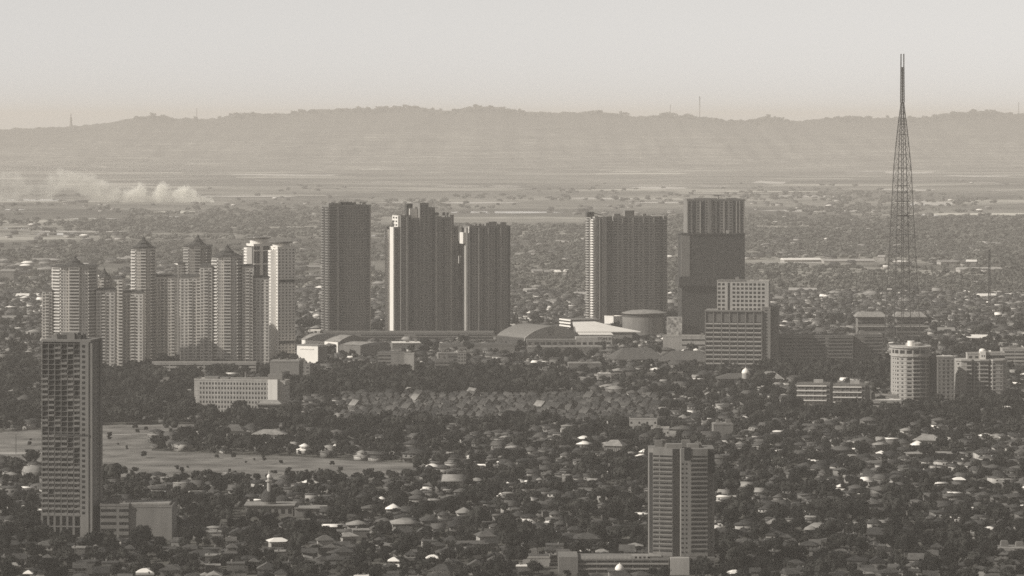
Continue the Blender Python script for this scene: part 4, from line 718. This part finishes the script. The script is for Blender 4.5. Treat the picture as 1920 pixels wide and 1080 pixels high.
def hmake(kind):
    P = []; w_ = MB(); r_ = MB()
    if kind == 0:                                  # two storeys, hip roof
        w_.box(-5, 5, -6, 6, 0, 6.4); hroof(r_, -5, 5, -6, 6, 6.4, 2.2, 4.6, 3); hwin(P, -4.6, 4.6, -6, 4, 3); hwin(P, -4.6, 1, -6, 1, 2); r_.box(-5.4, 5.2, -7.6, -5.9, 3.1, 3.3, 3)
    elif kind == 1:                                # one storey, long hip with wing
        w_.box(-6, 6, -4.5, 4.5, 0, 3.5); w_.box(-6, -1, -8, -4.5, 0, 3.49); hroof(r_, -6, 6, -4.5, 4.5, 3.5, 2.6, 4.5, 3); hroof(r_, -6, -1, -8.2, -3, 3.3, 1.7, 2.4, 3); hwin(P, -5.5, -1.5, -8, 1, 2); hwin(P, 0, 5.6, -4.5, 1, 2)
    elif kind == 2:                                # two storeys, gable to the street
        w_.box(-4.5, 4.5, -5.5, 5.5, 0, 6)
        w_.add([(-4.5, -5.5, 6), (-4.5, 5.5, 6), (-4.5, 0, 9.2), (4.5, -5.5, 6), (4.5, 5.5, 6), (4.5, 0, 9.2)], [(1, 0, 2), (3, 4, 5)]); hroof(r_, -4.5, 4.5, -5.5, 5.5, 6, 3.4, 0, 3); hwin(P, -4, 4, -5.5, 3.8, 3); hwin(P, -4, 4, -5.5, .9, 2)
    elif kind == 3:                                # flat roof with water tank
        w_.box(-5, 5, -5.5, 5.5, 0, 6.8); w_.box(-5.3, 5.3, -6.4, -5.5, 3.2, 4.1); r_.box(-5.3, 5.3, -5.8, 5.8, 6.8, 7.4, 3); t = MB(); t.lathe(2.8, 2.5, [(.7, 7.4), (.7, 8.7), (.2, 9.)], 8, 4); P.append(('water_tank', t)); hwin(P, -4.6, 4.6, -5.5, 4.5, 3, 1.6); hwin(P, -4.6, 4.6, -5.5, 1, 3)
    elif kind == 4:                                # shed with low tin roof
        w_.box(-8, 8, -5, 5, 0, 4); hroof(r_, -8, 8, -5, 5, 4, 1.3, 0, 3); hwin(P, -7, 7, -5, 1.5, 4)
    elif kind == 5:                                # villa: high hip over lower hip and porch
        w_.box(-6, 6, -6, 6, 0, 4.2); hroof(r_, -6, 6, -6, 6, 4.2, 2.2, 5.5, 3); w_.box(-3.2, 3.6, -2.8, 4, 4.2, 7.6); hroof(r_, -3.2, 3.6, -2.8, 4, 7.6, 2.4, 3.6, 3); hwin(P, -2.8, 3.2, -2.8, 6.1, 2, 1.1, 1.2); hwin(P, -5.5, 5.5, -6, 1.2, 4)
    elif kind == 6:                                # steep narrow gable row house
        w_.box(-3.2, 3.2, -6, 6, 0, 5.6); w_.add([(-3.2, -6, 5.6), (3.2, -6, 5.6), (0, -6, 9.3), (-3.2, 6, 5.6), (3.2, 6, 5.6), (0, 6, 9.3)], [(0, 1, 2), (4, 3, 5)])
        e = .4; r_.add([(-3.2 - e, -6.4, 5.2), (0, -6.4, 9.5), (3.2 + e, -6.4, 5.2), (-3.2 - e, 6.4, 5.2), (0, 6.4, 9.5), (3.2 + e, 6.4, 5.2)], [(1, 0, 3, 4), (2, 1, 4, 5)], 3); hwin(P, -2.6, 2.6, -6, 3.6, 2, .9); hwin(P, -2.6, 2.6, -6, 1, 1, 2)
    elif kind == 7:                                # monopitch
        w_.box(-4.5, 4.5, -5, 5, 0, 5.4); r_.add([(-5.2, -5.8, 5.3), (5.2, -5.8, 5.3), (5.2, 5.6, 7.4), (-5.2, 5.6, 7.4), (-5.2, 5.6, 5.3), (5.2, 5.6, 5.3)], [(0, 1, 2, 3), (4, 3, 2, 5), (0, 3, 4), (1, 5, 2), (0, 4, 5, 1)], 3); hwin(P, -4, 4, -5, 3.4, 3); hwin(P, -4, 4, -5, .9, 2)
    return [('wall', w_), ('roof', r_)] + P
HK = {0: 'two-storey hipped house', 1: 'low winged house', 2: 'two-storey gabled house', 3: 'flat block house', 4: 'long shed', 5: 'tiered villa', 6: 'gabled row house', 7: 'slant-roofed house'}
RT = [('tile_roof', 'dark-tiled'), ('grey_roof', 'grey'), ('pale_roof', 'pale'), ('dark_roof', 'near-black'), ('white_metal', 'bright white'), ('old_roof', 'weathered brown')]
WT = ['dim_wall', 'grey_wall', 'pale_wall']
HP = {k: hmake(k) for k in range(8)}; HA = {}
for k, L_ in HP.items():
    m = MB()
    for part, b in L_: m.add(b.v, b.f, 0); m.m[-len(b.f):] = b.m
    HA[k] = flat(m)
def remap(rt, wt): q = np.arange(10); q[3] = HI[RT[rt][0]]; q[0] = HI[WT[wt]]; return q

for q_, hx_, back in ((502, 26, 46), (1150, 36, 34), (255, 26, 26), (1380, 36, 30), (448, 36, 26), (1712, 34, 22), (1560, 34, 22)):   # open yards in front of the larger buildings
    bs_ = {502: 968, 1150: 1074, 255: 1012, 1380: 692, 448: 778, 1712: 762, 1560: 772}[q_]; EXCL.append((gx(q_, gy(bs_)), gy(bs_) - back / 2, 0., hx_, back / 2))
# ------------------------------------------------------------------ where houses and trees stand
def inside(px, py, P):
    c = False; n = len(P)
    for i in range(n):
        (x0, y0), (x1, y1) = P[i], P[i - 1]
        if (y0 > py) != (y1 > py) and px < (x1 - x0) * (py - y0) / (y1 - y0) + x0: c = not c
    return c
def treeness(px, py):
    t = .50 + .2 * math.sin(px * .021 + 1.3 * math.sin(py * .03)) * math.cos(py * .037 + px * .004)
    for x0, x1, y0, y1, v in ((-300, 180, 690, 800, .8), (180, 372, 690, 800, .88), (520, 1060, 705, 745, .95), (372, 560, 778, 800, .95), (1430, 1680, 695, 722, .93), (1480, 2100, 772, 800, .85), (560, 1340, 640, 705, .35), (640, 1235, 748, 798, .12), (1240, 1500, 700, 730, .6), (560, 1000, 800, 812, .85), (-300, 600, 1010, 1100, .55), (1380, 2100, 800, 960, .46), (1180, 2100, 960, 1100, .6)):
        if x0 < px < x1 and y0 < py < y1: t = v
    if py < 640: t = .30
    return t
def estate(px, py): return 640 < px < 1235 and 748 < py < 796 and not inside(px, py, FIELDP)
houses = []; trees = []
Y1, Y2 = 2085., 5600.
def margin(Y): return 980 * Y / F + 70
cells = {}
def near_seed(x, y):
    gx_, gy_ = int(x // 260), int(y // 260); best = None
    for i in range(gx_ - 1, gx_ + 2):
        for j in range(gy_ - 1, gy_ + 2):
            if (i, j) not in cells: q = random.Random(i * 7919 + j * 104729); cells[(i, j)] = ((i + q.random()) * 260, (j + q.random()) * 260, q.uniform(-.6, .6), q.random())
            s_ = cells[(i, j)]; d = (s_[0] - x) ** 2 + (s_[1] - y) ** 2
            if best is None or d < best[0]: best = (d, (i, j), s_)
    return best[1], best[2]
hr = random.Random(11); occ = {}
def occupy(x, y, r): occ.setdefault((int(x // 12), int(y // 12)), []).append((x, y, r))
def hits(x, y, r):
    i, j = int(x // 12), int(y // 12)
    return any((a - x) ** 2 + (b - y) ** 2 < (q + r) ** 2 for u in (i - 1, i, i + 1) for v in (j - 1, j, j + 1) for a, b, q in occ.get((u, v), ()))
ci = range(int(-margin(Y2) // 260) - 1, int(margin(Y2) // 260) + 2)
for i in ci:
    for j in range(int(Y1 // 260) - 1, int(Y2 // 260) + 2):
        near_seed(i * 260 + 130., j * 260 + 130.); s_ = cells[(i, j)]; c, k = math.cos(s_[2]), math.sin(s_[2]); row = 0
        v = -300.
        while v < 300:
            u = -300. + hr.uniform(0, 8)
            while u < 300:
                st = hr.uniform(10.5, 16)
                x = s_[0] + u * c - v * k; y = s_[1] + u * k + v * c; u += st
                if not (Y1 < y < Y2) or abs(x) > margin(y): continue
                px, py = topx(x, y)
                es = estate(px, py)
                if near_seed(x, y)[0] != (i, j): continue
                if hr.random() < treeness(px, py) * .92 or inside(px, py, FIELDP) or blocked(x, y, 8): continue
                if 300 < px < 700 and 797 < py < 860 and hr.random() < .6: continue
                a = s_[2] + hr.choice([0, 0, math.pi, math.pi / 2, -math.pi / 2]) + hr.uniform(-.05, .05)
                if es: kd = 6; a = .42 + hr.uniform(-.05, .05); rt = hr.choices([1, 5, 0, 3], [2, 2, 4, 3])[0]; sz = .74; u -= 5
                else:
                    kd = hr.choices([0, 1, 2, 3, 4, 5, 7], [4, 4, 3.4, 3., 2.6, 2.2, 1.6])[0]; rt = hr.choices([0, 1, 2, 3, 4, 5], [6, 4.5, 1.2, 4, .45, 5])[0]
                    if kd in (3, 4): rt = hr.choices([1, 2, 4, 5], [3, 2.4, 1.1, 3])[0]
                    sz = hr.uniform(.60, .92)
                if hr.random() < .04:
                    sz *= 1.6; rt = hr.choice([0, 1, 1, 5, 2])
                houses.append([x, y, a, kd, rt, hr.choice([0, 0, 1, 2]) if not es else hr.choice([0, 0, 1]), sz]); occupy(x, y, 6.2 * sz if sz < 1.5 else 8)
            v += 13 if row % 2 else 17.5; row += 1
houses.sort(key=lambda q: q[1])
tr = random.Random(5)
y = Y1
while y < 6300:
    stp = 6.2 if y < 3900 else 9.5; x = -margin(y)
    while x < margin(y):
        X_, Y_ = x + tr.uniform(-4, 4), y + tr.uniform(-4, 4); x += stp
        px, py = topx(X_, Y_); t = treeness(px, py)
        fin = inside(px, py, FIELDP)
        if fin: 
            if tr.random() > .012 + .12 * max(0, min(1, (py - 882) / 14)): continue
        elif tr.random() > (.20 + .75 * t if not estate(px, py) else .16): continue
        big = tr.random() < .15 + .22 * (t > .7)
        if blocked(X_, Y_, 3.0) or hits(X_, Y_, 1.6 if not big else 3.5): continue
        k = tr.choice([0, 1, 4, 0, 5, 7, 3, 3, 1]) if not big else tr.choice([2, 6, 4, 7])
        if fin or t < .3: k = 3 if tr.random() < .8 else 1
        s_ = (.42 + .6 * tr.random() ** 1.4) * (1.35 if big else .9)
        trees.append([X_, Y_, k, s_, tr.uniform(0, 6.28), tr.randrange(3)])
    y += stp
# rows of tall trees behind the office block, at the pointed towers' feet and at the right
for (pa, pb, py, n, sc_) in ((270, 520, 706, 60, 1.3), (1300, 1345, 602, 14, 1.6), (1255, 1275, 612, 8, 1.6), (700, 735, 622, 12, 1.2), (560, 604, 616, 16, 1.2), (1460, 1540, 712, 30, 1.4), (1790, 1920, 770, 46, 1.3), (1640, 1700, 700, 18, 1.3), (1010, 1090, 676, 26, 1.1), (180, 250, 722, 30, 1.3)):
    for i in range(n):
        yy = gy(py + tr.uniform(-3, 3)); X_ = gx(tr.uniform(pa, pb), yy)
        if not blocked(X_, yy, 2): trees.append([X_, yy, tr.choice([0, 4, 2, 7]), sc_ * tr.uniform(.75, 1.05), tr.uniform(0, 6.28), tr.randrange(3)])
# near individuals: only those whose middle the picture can show
def seen(x, y, m=12): px, py = topx(x, y); return -m < px < 1920 + m and py < 1101
hs = [h for h in houses if seen(h[0], h[1])][:300]; hset = set(map(id, hs)); tcand = [t for t in trees if seen(t[0], t[1]) and t[2] != 3]; tcand.sort(key=lambda t: t[1]); ts = tcand[:300]; tset = set(map(id, ts))
NUM = ['nearest', 'second nearest', 'third nearest', 'fourth nearest', 'fifth nearest', 'sixth nearest', 'seventh nearest', 'eighth nearest', 'ninth nearest', 'tenth nearest', 'eleventh nearest', 'twelfth nearest', 'thirteenth nearest', 'fourteenth nearest', 'fifteenth nearest', 'sixteenth nearest', 'seventeenth nearest', 'eighteenth nearest', 'nineteenth nearest', 'twentieth nearest'] + ['%s-%s nearest' % (a, b) for a in ('twenty', 'thirty', 'forty') for b in ('first', 'second', 'third', 'fourth', 'fifth', 'sixth', 'seventh', 'eighth', 'ninth')]
SITES = [(q[0], q[1], q[2]) for q in LAND if q[1] < 4000]
def rel_label(items):                             # items: (object, description, x, y); each gets a label that no other has
    grp = {}
    for o, d, x, y in items:
        lx, ly, nm = min(SITES, key=lambda s_: (s_[0] - x) ** 2 + ((s_[1] - y) * .5) ** 2); dx, dy = x - lx, y - ly
        rel = ('well right of' if dx > 60 else 'right of') if dx > abs(dy) * .35 and dx > 0 else ('well left of' if dx < -60 else 'left of') if dx < -abs(dy) * .35 else ('in front of' if dy < 0 else 'behind')
        grp.setdefault((d, rel, nm), []).append(((dx * dx + dy * dy), o))
    for (d, rel, nm), L in grp.items():
        L.sort(key=lambda q: q[0])
        for i, (_, o) in enumerate(L): o['label'] = f'{d}, {NUM[i]} one {rel} {nm}' if len(L) > 1 else f'{d}, only one {rel} {nm}'
PM = {}
def part_mesh(kd, i, part, b, rt, wt):
    key = (kd, i, rt, wt)
    if part == 'roof': key = (kd, i, rt, 0)
    elif part == 'window' or part == 'water_tank': key = (kd, i, 0, 0)
    elif part == 'wall': key = (kd, i, 0, wt)
    if key not in PM:
        m = M[RT[rt][0]] if part == 'roof' else M['window_glass'] if part == 'window' else M['grey_wall'] if part == 'water_tank' else M[WT[wt]]
        c = MB(); c.v = b.v; c.f = b.f; c.m = [0] * len(b.f); PM[key] = c.mesh(part, [m])
    return PM[key]
items = []
WN = ['', '', '']
for h in hs:
    x, y, a, kd, rt, wt, sz = h; o = empty('shed' if kd == 4 else 'house', (x, y, 0), a); o.scale = (sz, sz, min(sz, 1.15))
    tag(o, 'x', 'shed' if kd == 4 else 'house', 'houses in the near district')
    wo = None
    for i, (part, b) in enumerate(HP[kd]):
        q = link(part, part_mesh(kd, i, part, b, rt, wt), wo if part == 'window' else o)
        if part == 'wall': wo = q
    items.append((o, ('large ' if sz > 1.3 else '') + RT[rt][1] + ' ' + HK[kd], x, y))
rel_label(items)
mg = Merge()
for h in houses:
    if id(h) not in hset: mg.put(HA[h[3]], (h[0], h[1], 0), h[2], h[6], min(h[6], 1.15), remap(h[4], h[5]))
tag(link('distant_houses', mg.build('distant_houses', [M[k] for k in HM])), 'hundreds of small tiled and tin-roofed houses spreading among the trees behind', 'houses', kind='stuff')
# trees
CM = {}; items = []
pal = random.Random(8)
for t in ts:
    x, y, k, s_, a, lm_ = t; kd = near_T[k][0]; isp = pal.random() < .05; key = ('p' if isp else k, lm_)
    if key not in CM: cmb, tmb = (pc, pt) if isp else (near_T[k][1], near_T[k][2]); CM[key] = (cmb.mesh('crown', [LEAF[lm_]]), tmb.mesh('trunk', [M['bark']]))
    o = empty('palm_tree' if isp else 'tree', (x, y, 0), a); o.scale = (s_,) * 3; tag(o, 'x', 'palm' if isp else 'tree', 'palms among the near houses' if isp else 'trees among the near houses')
    link('crown', CM[key][0], o); link('trunk', CM[key][1], o)
    items.append((o, 'feathery palm tree' if isp else (('tall ' if s_ > .95 else 'low ' if s_ < .68 else '') + ('dark ', '', 'lighter ')[lm_] + TN[kd] + ' tree'), x, y))
rel_label(items)
NA = [flat(q[1]) for q in near_T]; MA = [flat(q[1]) for q in mid_T]; FA = [flat(q[1]) for q in far_T]; mg = Merge()
for t in trees:
    if id(t) in tset: continue
    A = (NA if t[1] < 2450 else MA if t[1] < 3500 else FA)[t[2]]
    mg.put(A, (t[0], t[1], 0), t[4], t[3], t[3] * (1 if t[1] < 4800 else .8), np.array([t[5] + (3 if t[1] > 5000 else 0)]))  # far trees take the foliage colours paled for haze
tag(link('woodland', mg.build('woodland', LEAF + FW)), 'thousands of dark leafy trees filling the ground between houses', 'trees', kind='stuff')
# belts of woods and scattered far roofs on the plain
mg = Merge(); fr = random.Random(21); mh = Merge()
rb = MB(); rb.box(-6, 6, -5, 5, 0, 4.5); rb.m = [0] * 6; hroof(rb, -6, 6, -5, 5, 4.5, 2, 3, 3); RB = flat(rb); sb = MB(); sb.box(-1, 1, -.6, .6, 0, .16); sb.m = [3] * 6; SB = flat(sb)
for i in range(20000):
    u = fr.random(); py = 345 + (508 - 345) * u ** .62 + fr.random() * 14; Y_ = gy(py); X_ = gx(fr.uniform(-60, 1980), Y_)
    n_ = float(fbm(np.array(X_), np.array(Y_ * .55), 700, 17, 3))
    if n_ < fr.uniform(-.1, 1.1) - max(0., min(1., (py - 350) / 190)) * .75: continue
    if any(a - 8 < 960 + F * X_ / Y_ < b + 8 and p - 1.5 < py < p + t + 2 for a, b, p, t in ponds): continue
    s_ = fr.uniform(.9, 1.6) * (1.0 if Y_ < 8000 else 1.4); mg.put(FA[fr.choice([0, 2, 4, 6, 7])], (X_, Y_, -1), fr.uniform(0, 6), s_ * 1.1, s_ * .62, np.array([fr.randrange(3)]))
for i in range(2600):
    u = fr.random(); py = 330 + (560 - 330) * u ** .55; Y_ = gy(py); X_ = gx(fr.uniform(-60, 1980), Y_); n_ = float(fbm(np.array(X_), np.array(Y_ * .6), 900, 31, 3))
    if n_ < fr.uniform(-.2, 1.4) - (py > 450) * .6 or blocked(X_, Y_, 5): continue
    s_ = fr.uniform(.9, 1.5); mh.put(RB, (X_, Y_, 0), fr.uniform(-.7, .7), s_ * (2 if fr.random() < .1 else 1), s_, remap(fr.choices([0, 1, 2, 4, 5], [3, 4, 3, .8, 3])[0], fr.randrange(3)))
for (x, yy) in [(gx(fr.gauss(q, 26), 1) * 24700, 24700 + fr.uniform(-200, 250)) for q in [fr.choice([870, 900, 1430, 1290, 1375, 1600, 700, 460, 560, 290, 1770, 1800, 1850, 760, 1130, 670, 960, 1700, 1250]) for _ in range(360)]]:
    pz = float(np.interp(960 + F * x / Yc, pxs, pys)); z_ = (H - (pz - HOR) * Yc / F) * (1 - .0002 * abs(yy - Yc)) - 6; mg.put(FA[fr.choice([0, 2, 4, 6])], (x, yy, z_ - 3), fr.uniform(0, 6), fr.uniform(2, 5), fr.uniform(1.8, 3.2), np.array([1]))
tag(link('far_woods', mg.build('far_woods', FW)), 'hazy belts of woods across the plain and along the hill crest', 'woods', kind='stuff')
tag(link('far_settlements', mh.build('far_settlements', [M[k] for k in HM])), 'tiny scattered roofs of far settlements fading into the haze', 'settlements', kind='stuff')
# long far sheds
SH = [(585, 700, 300, 302), (1585, 1660, 322, 325), (60, 100, 486, 493), (1000, 1016, 506, 518), (1022, 1030, 508, 518), (1046, 1052, 508, 518), (1056, 1062, 507, 518), (980, 1004, 545, 551), (1028, 1044, 567, 573), (1075, 1105, 552, 558), (1470, 1540, 487, 492), (1545, 1640, 489, 494), (1646, 1658, 480, 489),
      (1764, 1795, 491, 496), (1812, 1830, 489, 497), (1800, 1880, 504, 510), (1480, 1530, 545, 550), (1840, 1900, 555, 561), (1500, 1560, 602, 610), (1745, 1790, 620, 627), (1800, 1850, 633, 641), (1860, 1915, 612, 618), (1700, 1760, 607, 613), (0, 26, 504, 528), (30, 70, 555, 561), (5, 50, 598, 604), (570, 600, 500, 506), (700, 730, 480, 486), (965, 1000, 478, 482), (1430, 1470, 560, 566)]
for i, (a, b_, tp, bs) in enumerate(SH):
    o = Bld('warehouse', 'x', 'warehouse', (a + b_) / 2, bs, fr.uniform(-12, 12), 'pale sheds on the plain'); x0, x1, zt = o.lx(a), o.lx(b_), max(4.5, o.z(tp) * .8); dp = 30.
    o.box('wall', fr.choice(['pale_wall', 'cream_wall', 'grey_wall']), x0, x1, 0, dp, 0, zt); rfm = fr.choice(['pale_roof', 'white_metal', 'pale_roof', 'pale_wall'])
    o.mb('roof', rfm).prism([(x0 - 1, -1), (x1 + 1, -1), (x1 + 1, dp + 1), (x0 - 1, dp + 1)], zt, zt + 3, top=[(x0 - 1, dp / 2 - .2), (x1 + 1, dp / 2 - .2), (x1 + 1, dp / 2 + .2), (x0 - 1, dp / 2 + .2)]); o.finish()
    near = min(LAND, key=lambda s_: (s_[0] / s_[1] - o.X / o.Y) ** 2 * 4e6 + (s_[1] - o.Y) ** 2 * 2e-5)
    o.root['label'] = f"{'bright' if rfm == 'white_metal' else 'pale'} {'long' if b_ - a > 60 else 'small' if b_ - a < 20 else 'mid-sized'} shed {['rather far', 'far'][bs < 450]} behind, {'right' if o.X / o.Y > near[0] / near[1] else 'left'} of {near[2]}"
seenl = {}
for o in [q for q in sc.objects if q.name.startswith('warehouse') and not q.parent]:
    l = o['label']; seenl[l] = seenl.get(l, 0) + 1
    if seenl[l] > 1: o['label'] = l.replace('shed', ['', '', 'second nearest shed', 'third nearest shed', 'fourth nearest shed', 'fifth nearest shed', 'sixth nearest shed'][seenl[l]])

# ------------------------------------------------------------------ haze and smoke
hz = MB(); hz.box(-16500, 16500, -3500, 46500, -1.6 - 2, 342); hm = bpy.data.materials.new('haze'); hm.use_nodes = True; t = hm.node_tree; t.nodes.clear()
pv = t.nodes.new('ShaderNodeVolumePrincipled'); ou = t.nodes.new('ShaderNodeOutputMaterial'); pv.inputs['Color'].default_value = (*HAZE_C, 1); pv.inputs['Density'].default_value = HAZE_D; pv.inputs['Anisotropy'].default_value = 0.0
t.links.new(pv.outputs[0], ou.inputs['Volume']); tag(link('haze', hz.mesh('haze', [hm])), 'even pale haze filling the air over the whole plain', 'haze', kind='stuff')
# smoke: a low plume drifting left from its source at the right end
sY = gy(380); sk = F / sY; sx0, sx1 = gx(-30, sY), gx(402, sY); Ws = sx1 - sx0; Hs = 78 / sk
sm = MB(); sm.box(0, 1, -.5, .5, 0, 1); mt = bpy.data.materials.new('smoke'); mt.use_nodes = True; t = mt.node_tree; t.nodes.clear(); N = t.nodes.new
tc = N('ShaderNodeTexCoord'); sp = N('ShaderNodeSeparateXYZ'); t.links.new(tc.outputs['Object'], sp.inputs[0])
def ramp(pts):
    c = N('ShaderNodeFloatCurve'); cv = c.mapping.curves[0]
    for i, (a, b) in enumerate(pts):
        if i < 2: cv.points[i * 1 if i == 0 else -1].location = pts[0] if i == 0 else pts[-1]
    for a, b in pts[1:-1]: cv.points.new(a, b)
    c.mapping.update(); t.links.new(sp.outputs[0], c.inputs['Value']); return c.outputs[0]
def mm(op, a, b=0., c=None):
    q = N('ShaderNodeMath'); q.operation = op
    for i, v in enumerate((a, b) if c is None else (a, b, c)):
        if isinstance(v, (int, float)): q.inputs[i].default_value = v
        else: t.links.new(v, q.inputs[i])
    return q.outputs[0]
tx = lambda p: (p + 30) / 432
hgt = ramp([(0, .62), (tx(28), .75), (tx(60), .42), (tx(110), .78), (tx(150), .72), (tx(200), .50), (tx(240), .34), (tx(262), .42), (tx(285), .26), (tx(305), .46), (tx(325), .28), (tx(350), .36), (tx(375), .16), (1, .02)])
low = ramp([(0, .0), (tx(90), .0), (tx(120), .40), (tx(160), .2), (tx(190), .05), (tx(240), 0), (1, 0)])
dns = ramp([(0, .2), (tx(60), .2), (tx(130), .3), (tx(200), .5), (tx(260), .7), (tx(285), .55), (tx(305), .95), (tx(350), 1), (tx(380), .9), (1, .5)])
nz = N('ShaderNodeTexNoise'); nz.inputs['Scale'].default_value = 1; nz.inputs['Detail'].default_value = 6; nz.inputs['Roughness'].default_value = .62; nz.inputs['Distortion'].default_value = .6; mp = N('ShaderNodeMapping'); mp.inputs['Scale'].default_value = (24, 2.5, 4.2); t.links.new(tc.outputs['Object'], mp.inputs[0]); t.links.new(mp.outputs[0], nz.inputs['Vector'])
zz = sp.outputs[2]; n0 = mm('MULTIPLY', mm('SUBTRACT', nz.outputs[0], .5), .75)
up = mm('SUBTRACT', mm('ADD', hgt, n0), zz); dn = mm('SUBTRACT', zz, mm('MULTIPLY', low, .8))
ed = mm('MULTIPLY', mm('MINIMUM', up, mm('ADD', dn, .06)), 9.); ed = mm('MINIMUM', mm('MAXIMUM', ed, 0.), 1.)
yy_ = mm('SUBTRACT', 1., mm('MULTIPLY', mm('ABSOLUTE', sp.outputs[1]), 2.)); edge = mm('MINIMUM', mm('MULTIPLY', sp.outputs[0], 12.), 1.)
pat = mm('MAXIMUM', mm('MULTIPLY', mm('SUBTRACT', nz.outputs[0], .33), 3.), 0.)
den = mm('MULTIPLY', mm('MULTIPLY', mm('MULTIPLY', ed, dns), mm('MULTIPLY', yy_, edge)), mm('MULTIPLY', pat, mm('ADD', mm('MULTIPLY', mm('POWER', sp.outputs[0], 3.), .75), .15)))
pv = N('ShaderNodeVolumePrincipled'); pv.inputs['Color'].default_value = (.98, .96, .9, 1); t.links.new(den, pv.inputs['Density']); ou = N('ShaderNodeOutputMaterial'); t.links.new(pv.outputs[0], ou.inputs['Volume'])
so = link('smoke', sm.mesh('smoke', [mt]), None, (sx0, sY, .5)); so.scale = (Ws, 60, Hs); tag(so, 'white smoke plume drifting left over the far fields', 'smoke', kind='stuff')
